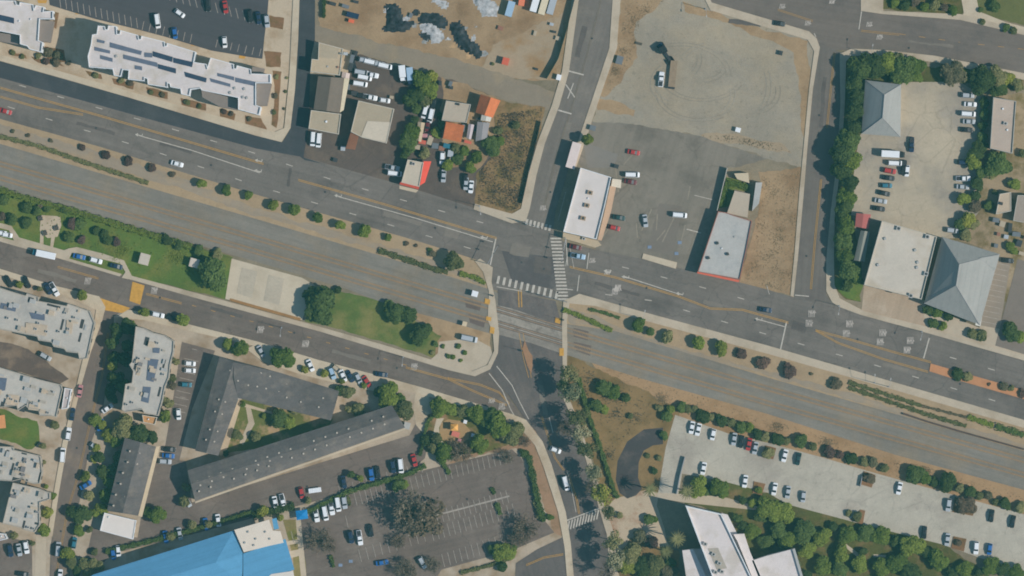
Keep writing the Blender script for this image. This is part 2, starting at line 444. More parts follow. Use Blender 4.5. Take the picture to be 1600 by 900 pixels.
def tree(x, y, r, col, label, group=None, h=None, thin=False, kq=1.34):
    rm = r * S; h = h or 2.0 * rm + .6; zc = max(h - rm * .85, rm * .75)
    p = W(x, y, zc)
    o = thing('shade_tree' if rm > 2.6 else 'small_tree', label, 'tree', (p.x, p.y, 0), RND.uniform(0, 6.28), group)
    me = RND.choice(TWIG) if col == 'twig' else RND.choice(CROWN_T) if thin else RND.choice(CROWN_L if rm > 2.6 else CROWN_S)
    cr = link(D.objects.new('crown', me), o); cr.location = (0, 0, zc); q = rm * kq * RND.uniform(.92, 1.06)
    cr.scale = (q * RND.uniform(.92, 1.1), q * RND.uniform(.92, 1.1), min(q, max(zc * 1.05, q * .7)))
    cr.material_slots[0].link = 'OBJECT'; cr.material_slots[0].material = LEAF[col]
    t = link(D.objects.new('trunk', RND.choice(TRUNK)), o); t.scale = (rm * .9, rm * .9, max(.4, zc + rm * .1))
    return o
def tree_row(group, where, data, axis='x', noun='tree', hf=None, thin=False, kq=1.34):
    """data: 'x,y,radius,foliage[,height] ...'"""
    it = []
    for t in data.split(';'):
        t = t.strip()
        if not t: continue
        q = [v.strip() for v in t.split(',')]; it.append((float(q[0]), float(q[1]), float(q[2]), q[3], float(q[4]) if len(q) > 4 else None))
    def desc(r, cl):
        sz = 'tall' if False else ('small' if r < 7.5 else 'large' if r > 14.5 else '')
        return ' '.join(v for v in (sz, NAMES[cl], noun) if v)
    labs = label_row([(desc(r, cl), x, y) for x, y, r, cl, h in it], where, axis)
    for (x, y, r, cl, h), lb in zip(it, labs): tree(x, y, r, cl, lb, group, h or (hf * r * S if hf else None), thin, kq)
def shrub(x, y, r, col, label, group=None, h=None):
    rm = r * S; p = W(x, y); h = h or rm * 1.3
    me = RND.choice(CROWN_S)
    o = link(D.objects.new('shrub', me)); o.location = (p.x, p.y, h * .42); o.rotation_euler = (0, 0, RND.uniform(0, 6.28)); o.scale = (rm * 1.35, rm * 1.35, h * .65)
    o.material_slots[0].link = 'OBJECT'; o.material_slots[0].material = LEAF[col]
    return tag(o, label, 'shrub', group)
def shrub_row(group, where, data, axis='x'):
    it = []
    for t in data.split(';'):
        t = t.strip()
        if not t: continue
        q = [v.strip() for v in t.split(',')]; it.append((float(q[0]), float(q[1]), float(q[2]), q[3]))
    labs = label_row([((('small ' if r < 3.5 else 'big ' if r > 7 else '') + NAMES[cl] + ' shrub'), x, y) for x, y, r, cl in it], where, axis)
    for (x, y, r, cl), lb in zip(it, labs): shrub(x, y, r, cl, lb, group)
def hedge(s, w, h, col, label, size=.28, dens=9, name='hedge'):
    """clipped or rough hedge along a line: leaf-sized faces all over a bushy band with a dark inside"""
    p = [Vector(q) for q in wxy(s)]; b = MB(); r = random.Random(int(p[0].x * 7 + p[0].y))
    for a, e in zip(p, p[1:]):
        d = e - a; L = d.length; u = d / L; nn = Vector((-u.y, u.x))
        for i in range(int(L * (w + 2 * h) * dens)):
            t = r.uniform(0, L); k = r.uniform(-1, 1)
            ww = w * .5 * (1 + .25 * math.sin(t * 1.3) + .15 * math.sin(t * 3.1)); hz = h * (1 + .12 * math.sin(t * 2.1 + 1))
            if r.random() < .6: off, z, nv = k * ww, hz * r.uniform(.85, 1.05), Vector((0, 0, 1))
            else: sg = 1 if k > 0 else -1; off, z, nv = sg * ww, hz * r.uniform(.05, 1), Vector((nn.x * sg, nn.y * sg, .2))
            q = a + u * t + nn * off
            leaf_quad(b, Vector((q.x, q.y, z)), (nv + rnd_unit(r) * .6).normalized(), size, r)
        c0, c1, c2, c3 = a + nn * w * .36, a - nn * w * .36, e - nn * w * .36, e + nn * w * .36
        b.prism(ccw([(v.x, v.y) for v in (c0, c1, c2, c3)]), 0, h * .82)
    return tag(b.obj(name, LEAF[col]), label, 'hedge')
def ground_cover(name, s, n, size, col, seed=3, hmax=.3):
    """grass, weeds or low planting too dense to count"""
    pl = wxy(s); r = random.Random(seed); b = MB(); x0, x1 = min(q[0] for q in pl), max(q[0] for q in pl); y0, y1 = min(q[1] for q in pl), max(q[1] for q in pl)
    cl = [(r.uniform(x0, x1), r.uniform(y0, y1)) for _ in range(max(6, n // 60))]
    k = 0; tries = 0
    while k < n and tries < n * 8:
        tries += 1
        if r.random() < .65:
            cx, cy = r.choice(cl); x, y = r.gauss(cx, 1.4), r.gauss(cy, 1.1)
        else: x, y = r.uniform(x0, x1), r.uniform(y0, y1)
        if not inside(x, y, pl): continue
        leaf_quad(b, Vector((x, y, r.uniform(.05, hmax))), (Vector((0, 0, 1)) + rnd_unit(r) * .8).normalized(), size, r); k += 1
    return tag(b.obj(name, LEAF[col]), kind='stuff')
def palm(x, y, r, h, label, group=None):
    p = W(x, y, h); o = thing('palm_tree', label, 'palm tree', (p.x, p.y, 0), 0, group); rm = r * S
    b = MB(); b.tube((0, 0, 0), (.1, .05, h * .5), .28, .22, 8); b.tube((.1, .05, h * .5), (0, 0, h), .22, .18, 8); b.obj('trunk', BARK, o)
    b = MB(); rr = random.Random(int(x))
    for i in range(22):
        t = 6.283 * i / 22 + rr.uniform(-.1, .1); L = rm * rr.uniform(.85, 1.1); dr = rr.uniform(.2, .9); u = Vector((math.cos(t), math.sin(t), 0)); n = Vector((-u.y, u.x, 0))
        prev = None
        for k in range(7):
            f = k / 6; q = u * (L * f) + Vector((0, 0, h + .5 * math.sin(f * 2.4) * rm * .35 - dr * f * f * rm * .6)); w = rm * .085 * (1 - f * .85) + .02
            cur = (q - n * w, q, q + n * w)
            if prev:
                dn = Vector((0, 0, -.06))
                b.add([prev[0] + dn, prev[1], prev[2] + dn, cur[2] + dn, cur[1], cur[0] + dn], [(0, 1, 4, 5), (1, 2, 3, 4)])
            prev = cur
    b.obj('crown', LEAF['olive'], o); return o
# ------------------------------------------------------------------ buildings
WHITE = (.72, .71, .70); CREAM = (.52, .46, .37); STUCCO = (.42, .38, .32); GREYW = (.30, .30, .30)
WM = {k: plain_mat('wall_' + k, v, .85, .08) for k, v in {'white': WHITE, 'cream': CREAM, 'stucco': STUCCO, 'grey': GREYW, 'rust': (.3, .14, .09), 'brick': (.30, .12, .09)}.items()}
def roof_mat(name, col, var=.07, **k):
    if 'membrane' in name or 'roll' in name or name in ('white_store', 'off_white', 'estate_grey', 'hall_white', 'civic_white', 'bright_white'): k = dict(joints=.05, jw=9, jh=2.6, spots=.05, cracks=.04, **k)
    if 'metal' in name or 'tin' in name: k = dict(joints=.14, jw=60, jh=2.2, jang=k.get('streak') or 75, **k)
    return ground_mat(name, col, var, rough=.85, **k)
RM = {}
def rm(name, rgb, var=.07, **k):
    if name not in RM: RM[name] = roof_mat('roof_' + name, c(*rgb), var, **k)
    return RM[name]
HV = plain_mat('rooftop_unit_metal', (.42, .40, .37), .5, .1); HVD = plain_mat('fan_grille', (.05, .05, .05), .6)
def hvac(parent, x, y, z, w=1.6, l=1.6, h=1.0, ang=15, mat=None):
    p = W(x, y, z); b = MB(); b.box(-w / 2, w / 2, -l / 2, l / 2, 0, h, R(-ang), (p.x, p.y, z)); o = b.obj('rooftop_unit', mat or HV, parent)
    b = MB(); b.tube((p.x, p.y, z + h), (p.x, p.y, z + h + .06), min(w, l) * .33, min(w, l) * .33, 10); b.obj('fan', HVD, o)
    return o
def vent(parent, x, y, z, s=.45, h=.45, mat=None):
    p = W(x, y, z); b = MB(); b.box(-s / 2, s / 2, -s / 2, s / 2, -.25, h, .3, (p.x, p.y, z)); b.obj('roof_vent', mat or PM['white'], parent)
SOLAR = plain_mat('solar_glass', (.04, .055, .09), .25, .12, 0, .6, .5); SOLARL = plain_mat('solar_glass_worn', (.13, .145, .19), .35, .12, 0, .6, .5)
def solar(parent, s, z, mat=None):
    p = world_poly(pts(s), z); b = MB(); b.prism(p, z + .12, z + .2); o = b.obj('solar_array', mat or SOLAR, parent)
    return o
def _winmesh(w, h):
    b = MB(); b.box(-w / 2, w / 2, -.06, .03, -h / 2, h / 2); me = D.meshes.new('window'); me.from_pydata(b.v, [], b.f); me.materials.append(GLASS); return me
WIN = _winmesh(1.3, 1.35); DOOR = _winmesh(1.1, 2.1)
def openings(o, p, h, cap=60):
    """windows storey by storey on every wall long enough, and one door"""
    p = ccw(p); k = 0; done = False; st = max(1, int(h / 2.9)); edges = sorted(range(len(p)), key=lambda i: -(Vector(p[(i + 1) % len(p)]) - Vector(p[i])).length)
    for i in edges:
        a, b = Vector(p[i]), Vector(p[(i + 1) % len(p)]); d = b - a; L = d.length
        if L < 3: continue
        u = d / L; t = math.atan2(u.y, u.x); n = max(1, int(L / 3.4))
        for f in range(st):
            for j in range(n):
                if k >= cap: return
                q = a + u * (L * (j + .5) / n); dr = not done and f == 0 and n > 1 and j == n // 2
                w = link(D.objects.new('door' if dr else 'window', DOOR if dr else WIN), o); w.location = (q.x, q.y, 1.06 if dr else min(h - .9, 1.6) + f * 2.9); w.rotation_euler = (0, 0, t); done = done or dr; k += 1
def flat(name, label, s, h, wall, roof, par=.55, cat='building', group=None, pw=.28):
    p = world_poly(pts(s), h); cx = sum(q[0] for q in p) / len(p); cy = sum(q[1] for q in p) / len(p)
    o = thing(name, label, cat, (0, 0, 0), 0, group)
    n = len(p); b = MB()
    b.add([(x, y, -.1) for x, y in p] + [(x, y, h) for x, y in p], [(k, (k + 1) % n, n + (k + 1) % n, n + k) for k in range(n)])
    b.obj('wall', wall, o)
    if h > 2.4: openings(o, p, h)
    ins = inset(p, pw); b = MB(); b.add([(x, y, h) for x, y in (ins if par > 0 else p)], [tuple(range(n))]); b.obj('roof', roof, o)
    if par > 0:
        b = MB(); z0, z1 = h, h + par
        b.add([(x, y, z0) for x, y in p] + [(x, y, z1) for x, y in p] + [(x, y, z1) for x, y in ins] + [(x, y, z0) for x, y in ins],
              [(k, (k + 1) % n, n + (k + 1) % n, n + k) for k in range(n)] + [(n + k, n + (k + 1) % n, 2 * n + (k + 1) % n, 2 * n + k) for k in range(n)] + [(2 * n + k, 2 * n + (k + 1) % n, 3 * n + (k + 1) % n, 3 * n + k) for k in range(n)])
        b.obj('parapet', wall, o)
    return o
def addroof(parent, name, s, z, mat, t=.25, z0=None):
    """a raised or lowered piece of roof with its own walls down to Z0"""
    p = world_poly(pts(s), z); b = MB(); b.prism(p, z - t if z0 is None else z0, z); return b.obj(name, mat, parent)
def facet(parent, name, vs, mat, t=.12):
    """roof plane through (px, py, z) corners, with thickness"""
    v = [W(x, y, z) for x, y, z in vs]; n = len(v)
    if (v[1] - v[0]).cross(v[2] - v[0]).z < 0: v.reverse()
    b = MB(); b.add([q - Vector((0, 0, t)) for q in v] + v, [tuple(range(n - 1, -1, -1)), tuple(range(n, 2 * n))] + [(k, (k + 1) % n, n + (k + 1) % n, n + k) for k in range(n)])
    return b.obj(name, mat, parent)
def walls(parent, s, h, mat, shrink=.3, name='wall'):
    p = world_poly(pts(s) if isinstance(s, str) else s, h); p = inset(p, shrink); b = MB(); n = len(p)
    if h > 2.4: openings(parent, p, h, 40)
    b.add([(x, y, -.1) for x, y in p] + [(x, y, h) for x, y in p], [(k, (k + 1) % n, n + (k + 1) % n, n + k) for k in range(n)] + [tuple(range(n, 2 * n))]); return b.obj(name, mat, parent)
def gable(name, label, s, h, rise, wall, roofm, t0=.5, t1=.5, cat='building', group=None):
    """four corners a b c d; the ridge runs from between a-b to between c-d (T0, T1 along those sides)"""
    a, b_, c_, d = pts(s); o = thing(name, label, cat, (0, 0, 0), 0, group)
    walls(o, [a, b_, c_, d], h - .1, wall)
    m0 = (a[0] + (b_[0] - a[0]) * t0, a[1] + (b_[1] - a[1]) * t0, h + rise); m1 = (d[0] + (c_[0] - d[0]) * t1, d[1] + (c_[1] - d[1]) * t1, h + rise)
    facet(o, 'roof_slope', [(*a, h), m0, m1, (*d, h)], roofm); facet(o, 'roof_slope', [(*b_, h), (*c_, h), m1, m0], roofm)
    for p, q, m in ((a, b_, m0), (d, c_, m1)):
        facet(o, 'gable_end', [(*p, h - .02), (*q, h - .02), (m[0], m[1], h + rise - .12)], wall, .02)
    return o
def fence(name, label, s, h, mat, step=6.0, t=.08, cat='fence'):
    p = [Vector(q) for q in wxy(s)]; o = thing(name, label, cat, (p[0].x, p[0].y, 0))
    b = MB(); org = p[0]
    for a, e in zip(p, p[1:]):
        u = (e - a).normalized(); nn = Vector((-u.y, u.x)) * t / 2; a2, e2 = a - org, e - org
        b.prism(ccw([tuple(v) for v in (a2 + nn, a2 - nn, e2 - nn, e2 + nn)]), .05, h)
    b.obj('panel', mat, o)
    for a, e in zip(p, p[1:]):
        L = (e - a).length; k = max(1, int(L / step))
        for i in range(k):
            q = a + (e - a) * (i / k) - org; b = MB(); b.box(-.06, .06, -.06, .06, 0, h + .12, 0, (q.x, q.y, 0)); b.obj('post', STEEL, o)
    return o
def lamp(x, y, ang, label, h=8.5, arm=2.6, group='street lamps along the roads'):
    p = W(x, y); o = thing('street_lamp', label, 'street lamp', (p.x, p.y, 0), R(-ang), group)
    b = MB(); b.tube((0, 0, 0), (0, 0, h), .11, .07, 8); b.box(-.25, .25, -.25, .25, 0, .4); b.obj('pole', STEEL, o)
    b = MB(); b.tube((0, 0, h - .1), (arm, 0, h + .35), .06, .045, 6); b.obj('arm', STEEL, o)
    b = MB(); b.box(arm - .1, arm + .75, -.17, .17, h + .28, h + .44); b.obj('lamp_head', HV, o); return o
SIGH = plain_mat('signal_housing', (.03, .03, .03), .6); LENS = {'red': plain_mat('lens_red', (.4, .02, .02), .3), 'amber': plain_mat('lens_amber', (.5, .25, .02), .3), 'green': plain_mat('lens_green', (.02, .3, .1), .3)}
def signal(x, y, ang, arm, label):
    p = W(x, y); o = thing('traffic_signal', label, 'traffic signal', (p.x, p.y, 0), R(-ang), 'traffic signals at the crossing')
    b = MB(); b.tube((0, 0, 0), (0, 0, 6.2), .15, .12, 8); b.obj('pole', STEEL, o)
    b = MB(); b.tube((0, 0, 5.8), (arm, 0, 6.3), .1, .06, 6); b.obj('mast_arm', STEEL, o)
    for xx in (arm * .55, arm - .3):
        b = MB(); b.box(xx - .2, xx + .2, -.18, .18, 5.3, 6.5); hd = b.obj('signal_head', SIGH, o)
        for k, cl in enumerate(('green', 'amber', 'red')):
            b = MB(); b.tube((xx, .18, 5.5 + k * .38), (xx, .24, 5.5 + k * .38), .13, .13, 8); b.obj('lens', LENS[cl], hd)
    return o
def box_thing(name, label, cat, x, y, w, l, h, mat, ang=15, group=None, lid=None):
    """cabinet, bin or container with a lid and a base"""
    p = W(x, y); o = thing(name, label, cat, (p.x, p.y, 0), R(-ang), group)
    b = MB(); b.box(-w / 2, w / 2, -l / 2, l / 2, .08, h); b.obj('body', mat, o)
    b = MB(); b.box(-w / 2 - .04, w / 2 + .04, -l / 2 - .04, l / 2 + .04, h, h + .07); b.box(-w / 2 + .15, w / 2 - .15, -l / 2 + .15, l / 2 - .15, h + .07, h + .1); b.obj('lid', lid or mat, o)
    b = MB(); b.box(-w / 2 + .05, w / 2 - .05, -l / 2 + .05, l / 2 - .05, 0, .08); b.obj('base', HVD, o); return o
def container(name, label, cat, x, y, ln, w, h, ang, mat, group=None, wheels=False):
    """long box with a ribbed roof: shipping container or trailer"""
    p = W(x, y); o = thing(name, label, cat, (p.x, p.y, 0), R(-ang), group); z0 = 1.0 if wheels else .12
    b = MB(); b.box(-ln / 2, ln / 2, -w / 2, w / 2, z0, h); b.obj('body', mat, o)
    b = MB(); n = int(ln / .6)
    for k in range(n):
        xx = -ln / 2 + (k + .5) * ln / n; b.box(xx - .12, xx + .12, -w / 2 + .06, w / 2 - .06, h, h + .05)
    b.obj('roof', mat, o)
    b = MB(); b.box(ln / 2, ln / 2 + .05, -w / 2 + .06, w / 2 - .06, z0 + .1, h - .1); b.obj('door', mat, o)
    if wheels:
        for xx in (-ln / 2 + 1.2, -ln / 2 + 2.2):
            for s in (-1, 1):
                b = MB(); b.tube((xx, s * (w / 2 - .3), .48), (xx, s * w / 2, .48), .48, .48, 10); b.obj('wheel', RUBBER, o)
    return o
def heap(name, label, cat, s, h, mat, seed=1, bump=.28, cell=.7, group=None):
    """crumpled sheet or dumped material: an uneven mound over an outline"""
    pl = wxy(s); r = random.Random(seed); x0, x1 = min(q[0] for q in pl), max(q[0] for q in pl); y0, y1 = min(q[1] for q in pl), max(q[1] for q in pl)
    nx, ny = int((x1 - x0) / cell) + 2, int((y1 - y0) / cell) + 2; idx = {}; b = MB(); ins = {}
    for i in range(nx):
        for j in range(ny): ins[i, j] = inside(x0 + i * cell, y0 + j * cell, pl)
    vs = []
    def vid(i, j):
        if (i, j) not in idx:
            k = sum(ins.get((i + a, j + e), False) for a in range(-2, 3) for e in range(-2, 3)) / 25
            z = h * k ** .8 * (1 + r.uniform(-bump, bump)) if k > .62 else h * k * .5 * r.random()
            idx[i, j] = len(vs); vs.append((x0 + (i + r.uniform(-.3, .3)) * cell, y0 + (j + r.uniform(-.3, .3)) * cell, max(.02, z)))
        return idx[i, j]
    fs = []
    for i in range(nx - 1):
        for j in range(ny - 1):
            if ins[i, j] or ins[i + 1, j + 1]: fs.append((vid(i, j), vid(i + 1, j), vid(i + 1, j + 1), vid(i, j + 1)))
    return tag(mesh_obj(name, vs, fs, mat, None, True), label, cat, group)
# ------------------------------------------------------------------ ground
HD = -15.7
A_MAIN = ground_mat('asphalt_worn', c(113, 112, 108), .10, c(101, 101, 98), .06, streak=HD, cracks=.22)
A_DARK = ground_mat('asphalt_new', c(67, 76, 81), .06, c(75, 83, 87), .1, streak=HD)
A_LOCAL = ground_mat('asphalt_local', c(107, 103, 98), .11, c(117, 113, 107), .08, streak=HD, cracks=.2)
A_NORTH = ground_mat('asphalt_north', c(113, 112, 108), .08, c(122, 120, 114), .1, streak=73)
A_SOUTH = ground_mat('asphalt_south', c(98, 98, 97), .09, c(108, 106, 103), .1, streak=-72)
A_LOT = ground_mat('asphalt_parking', c(109, 104, 99), .10, c(121, 116, 110), .06, streak=14, spots=.14, cracks=.22)
A_YARD = ground_mat('asphalt_yard', c(94, 90, 86), .10, c(108, 101, 92), .09, spots=.14, cracks=.15)
A_NWLOT = ground_mat('asphalt_lot_dark', c(77, 83, 88), .06, streak=HD)
A_MID = ground_mat('asphalt_old_lot', c(126, 124, 116), .07, c(112, 111, 104), .07, tlo=.48, thi=.62, streak=72, spots=.12, cracks=.2)
WALK = ground_mat('concrete_walk', c(178, 170, 154), .06, c(164, 155, 138), .08)
WALK2 = ground_mat('concrete_pale', c(186, 178, 160), .06, c(170, 158, 138), .07)
CONC = ground_mat('concrete_lot', c(171, 170, 160), .08, c(156, 154, 146), .06, spots=.14, joints=.07, cracks=.14)
YARD_E = ground_mat('concrete_yard', c(172, 165, 148), .08, c(150, 147, 138), .05, .42, .62, spots=.12, joints=.08, cracks=.16)
DIRT = ground_mat('dry_earth', c(154, 136, 110), .12, c(136, 117, 92), .08, .44, .66, spots=.12)
DIRT2 = ground_mat('pale_earth', c(156, 144, 124), .08, c(150, 128, 98), .07, .5, .62, spots=.08)
WEED = ground_mat('weedy_earth', c(133, 115, 86), .2, c(106, 99, 70), .16, .45, .6, spots=.25)
OLIVE = ground_mat('scrub_earth', c(132, 115, 84), .14, c(110, 99, 70), .1, .46, .66, spots=.16)
GRAVL = ground_mat('gravel_lane', c(134, 128, 115), .08, c(146, 136, 116), .06, spots=.06)
GLOT = ground_mat('gravel_lot', c(144, 141, 130), .10, c(156, 149, 132), .06, .4, .66, spots=.16)
BALLAST = ground_mat('track_ballast', c(124, 124, 118), .10, c(131, 126, 114), .06, .48, .66, streak=HD)
STRIP = ground_mat('verge_earth', c(161, 145, 120), .09, c(148, 134, 112), .09, spots=.1)
PATHM = ground_mat('track_path', c(146, 138, 124), .06, c(156, 142, 120), .1, streak=HD)
LAWN = ground_mat('lawn', c(88, 113, 62), .14, c(108, 118, 68), .1, .45, .62, rough=1)
LAWN2 = ground_mat('lawn_park', c(88, 110, 64), .13, c(122, 122, 80), .09, .42, .64, rough=1)
MULCH = ground_mat('mulch', c(128, 104, 80), .16, c(110, 96, 68), .3, spots=.2)
GREENG = ground_mat('shaded_ground_cover', c(84, 92, 58), .2, c(112, 102, 74), .15, spots=.2)  # low green planting with brownish earth between
BEIGE = ground_mat('courtyard_paving', c(182, 171, 152), .07, c(165, 150, 128), .12)
BRICKP = ground_mat('pink_paving', c(168, 140, 120), .09, c(180, 160, 140), .15)
BASE = ground_mat('far_ground', c(132, 126, 110), .15, c(104, 102, 84), .02)
PW_ = plain_mat('white_road_paint', c(178, 177, 170), .8, .18, scale=1.5)
PY_ = plain_mat('yellow_road_paint', c(172, 140, 84), .8, .16, scale=1.5)
PFAINT = plain_mat('worn_white_paint', c(156, 153, 147), .85, .2, scale=1.2)
PYEL = plain_mat('school_yellow_paint', c(190, 150, 78), .8, .14, scale=.8)
PBLUE = plain_mat('blue_road_paint', c(120, 140, 165), .8, .1)
MEDIAN = ground_mat('red_median', c(184, 138, 104), .07, c(170, 126, 96), .2)
def rect(x0, y0, x1, y1): return f'{x0},{y0} {x1},{y0} {x1},{y1} {x0},{y1}'

g = MB(); g.add([(-3500, -3500, 0), (3500, -3500, 0), (3500, 3500, 0), (-3500, 3500, 0)], [(0, 1, 2, 3)]); tag(g.obj('ground', BASE), kind='structure')
# --- zones (level 1)
sheet('courtyard_pavement', '-12,-12 476,-12 441,214 400,203 200,150 0,92 -12,90', BEIGE, 1)
sheet('dry_ground', '496,-12 922,-12 906,45 868,125 800,122 720,97 600,70 498,44', DIRT, 1)
sheet('bare_ground', '770,70 880,20 868,125 800,122 752,106', DIRT2, 2)
sheet('gravel_lane', '490,40 600,68 720,95 800,121 872,143 860,172 835,168 770,150 720,130 640,105 550,83 500,68 492,63', GRAVL, 2)
sheet('yard_ground', '476,60 552,82 625,102 660,110 720,130 775,152 772,240 745,270 742,325 625,289 525,262 472,246', A_YARD, 1)
sheet('concrete_pad', '486,64 550,80 542,122 484,116', BEIGE, 2)
sheet('dirt_yard', '690,120 775,152 770,236 745,266 706,262 712,232 690,226', DIRT, 2)
sheet('weedy_lot', '772,152 852,168 842,215 826,272 815,325 800,334 742,318 745,270 772,238', WEED, 2)
sheet('gravel_lot', '979,-12 1050,-12 1120,15 1207,45 1262,60 1270,72 1270,130 1262,225 1258,264 1200,248 1100,215 1000,196 925,192 940,150 963,75', GLOT, 1)
sheet('dry_verge', '979,-12 1046,-6 1010,22 994,34 992,60 996,90 970,130 944,152 938,150 963,75', DIRT, 2)
sheet('dry_verge', '1066,2 1130,24 1205,50 1262,64 1268,130 1258,225 1250,180 1248,120 1240,82 1200,62 1110,28 1070,18', DIRT, 2)
sheet('dry_verge', '930,150 962,158 992,172 990,182 960,178 934,172', DIRT, 2)
sheet('weedy_patch', '1095,211 1120,207 1160,212 1225,226 1238,240 1200,236 1150,224 1112,220', DIRT2, 2)
sheet('old_car_park', '925,190 1000,195 1100,214 1200,248 1150,262 1135,262 1128,300 1092,426 1005,405 930,391 945,300 906,258 900,225', A_MID, 2)
sheet('asphalt_patch', '1030,318 1066,322 1052,400 1012,392', ground_mat('asphalt_patch', c(118, 116, 110), .06), 3)
sheet('asphalt_patch', '912,222 965,240 960,262 918,262', ground_mat('asphalt_grey_patch', c(126, 126, 122), .05), 3)
sheet('dry_lot', '1185,268 1256,262 1247,400 1240,466 1155,441 1185,330', DIRT, 2)
sheet('planted_ground', '1316,85 1350,92 1600,118 1600,140 1540,130 1500,132 1400,128 1345,215 1336,260 1332,340 1350,440 1345,472 1315,462 1302,440 1304,330 1312,230 1314,150', GREENG, 1)
sheet('concrete_yard', '1343,212 1412,128 1500,128 1532,148 1530,330 1500,372 1466,373 1375,346 1330,336 1335,260', YARD_E, 2)
sheet('garden_ground', '1530,140 1612,118 1612,470 1560,470 1562,398 1475,372 1500,372 1530,330', ground_mat('garden_earth', c(150, 138, 116), .12, c(110, 104, 74), .12, .45, .6), 1)
sheet('forecourt', '1350,444 1445,470 1450,515 1415,512 1346,490', ground_mat('forecourt_paving', c(166, 153, 136), .06, c(176, 166, 150), .1, streak=75), 2)
sheet('forecourt', '1440,475 1530,512 1540,500 1612,470 1612,566 1450,522', WALK, 2)
sheet('lawn', '1303,436 1320,432 1349,446 1345,470 1318,462', LAWN, 3)
sheet('stall_strip', '1550,398 1580,404 1562,514 1530,508', ground_mat('striped_paving', c(140, 134, 124), .08), 3)
sheet('side_drive', '1590,405 1612,400 1612,560 1555,540', ground_mat('side_drive', c(122, 118, 112), .07), 4)
# --- park side of the railway
sheet('park_lawn', '-12,288 50,306 150,337 250,366 364,402 353,468 300,455 208,434 100,402 -12,372', LAWN, 1)
sheet('ball_court', '362,404 472,434 492,446 472,500 352,467', ground_mat('court_concrete', c(188, 181, 164), .06, c(176, 168, 150), .1), 2)
sheet('park_lawn', '520,452 600,470 690,525 697,548 682,560 520,512 476,502 498,446', LAWN2, 1)
sheet('bare_ground', '596,468 640,470 740,497 768,505 768,545 720,556 698,562 680,557 690,525', ground_mat('bare_corner', c(162, 143, 116), .1, c(138, 118, 92), .1), 2)
sheet('corner_paving', '686,534 740,528 766,542 771,558 745,586 700,577 668,566 684,552', WALK, 3)
# --- south east
sheet('embankment', '880,530 930,552 1040,582 1200,632 1400,694 1612,748 1612,850 1500,820 1360,770 1200,720 1060,670 1036,646 960,600', ground_mat('embankment_earth', c(158, 135, 106), .1, c(142, 120, 92), .07, spots=.1), 1)
sheet('scrub_ground', '882,548 930,576 1000,606 1062,642 1040,700 1030,772 1005,770 968,782 945,792 918,700 905,660 890,625', OLIVE, 2)
sheet('curved_drive', '1036,668 1006,671 980,690 965,720 962,750 968,770 980,779 994,774 1003,764 997,746 998,722 1006,704 1020,696 1036,694', ground_mat('drive_asphalt', c(72, 76, 78), .08, c(88, 88, 87), .2), 3)
sheet('concrete_car_park', '1055,648 1140,678 1200,692 1290,716 1356,736 1500,776 1612,806 1612,896 1555,880 1470,850 1350,820 1230,788 1200,770 1130,752 1066,740 1060,772 1028,772 1040,700', CONC, 3)
sheet('garden_ground', '1060,768 1130,750 1200,770 1350,816 1470,848 1612,893 1612,912 1180,912 1130,800 1071,788', GREENG, 2)
sheet('plaza', '963,778 1008,766 1030,770 1026,790 1060,900 1055,912 968,912 942,800', ground_mat('plaza_paving', c(176, 165, 146), .08, c(156, 132, 112), .12, .52, .62), 2)
sheet('scrub_ground', '985,840 1060,860 1070,912 960,912 965,870', OLIVE, 3)
sheet('garden_path', '1028,770 1066,772 1130,776 1212,800 1216,806 1180,797 1076,786 1026,778', WALK, 4)
sheet('garden_path', '1312,848 1322,850 1352,872 1346,876', WALK, 4)
sheet('garden_path', '1365,866 1384,867 1384,871 1365,870', WALK, 4)
# --- south west blocks
sheet('estate_ground', '-12,432 155,470 230,486 400,530 655,602 830,662 884,800 905,912 -12,912', ground_mat('estate_paving', c(171, 162, 147), .1, c(146, 132, 112), .1, .46, .62), 1)
sheet('rear_alley', '-12,530 45,546 108,592 90,602 40,584 -12,567', ground_mat('alley_asphalt', c(100, 94, 89), .09, c(126, 116, 104), .15), 2)
sheet('lawn', '-12,640 20,646 58,658 62,690 50,702 -12,692', LAWN, 2)
sheet('small_car_park', '-12,842 50,848 52,912 -12,912', A_LOT, 2)
sheet('parking_court', '284,534 336,548 300,640 282,712 268,770 245,790 236,800 222,780 256,708 268,640', A_LOT, 2)
sheet('parking_court', '236,716 290,720 300,785 640,680 655,652 674,660 664,716 640,736 560,765 430,800 300,835 180,864 150,888 132,884 145,825 215,840', A_LOT, 3)
sheet('driveway', '650,600 672,606 668,640 678,662 660,676 650,664 646,640', WALK2, 4)
sheet('courtyard', '385,618 520,655 500,690 370,705 345,712 362,640', ground_mat('court_lawn', c(98, 108, 66), .14, c(160, 140, 112), .12, .5, .62), 2)
sheet('court_path', '368,626 440,648 444,652 376,634 356,700 346,712 340,710', BEIGE, 3)
sheet('court_path', '384,636 392,638 398,662 380,695 374,692 388,660', WALK, 4)
sheet('big_car_park', '545,772 640,740 800,702 815,716 835,760 850,812 866,832 800,860 690,890 600,912 480,912 470,812', A_LOT, 2)
sheet('entrance_grass', '442,812 464,812 478,880 482,912 462,912 458,870', ground_mat('thin_grass', c(128, 122, 84), .12, c(104, 112, 64), .15), 4)
sheet('entrance_walk', '462,812 470,812 492,912 482,912', WALK, 5)
for s in ('446,846 464,843 466,849 448,852', '448,862 468,858 470,868 450,873'): sheet('entrance_walk', s, WALK, 5)
sheet('play_area', '668,648 700,640 760,648 812,668 806,690 760,706 690,716 664,704', ground_mat('play_ground', c(96, 102, 62), .15, c(140, 118, 92), .12, .48, .62), 4)
sheet('rubber_play_surface', '688,662 700,655 722,658 734,672 732,686 718,694 700,692 686,684', ground_mat('rubber_surface', c(160, 138, 104), .07), 5)
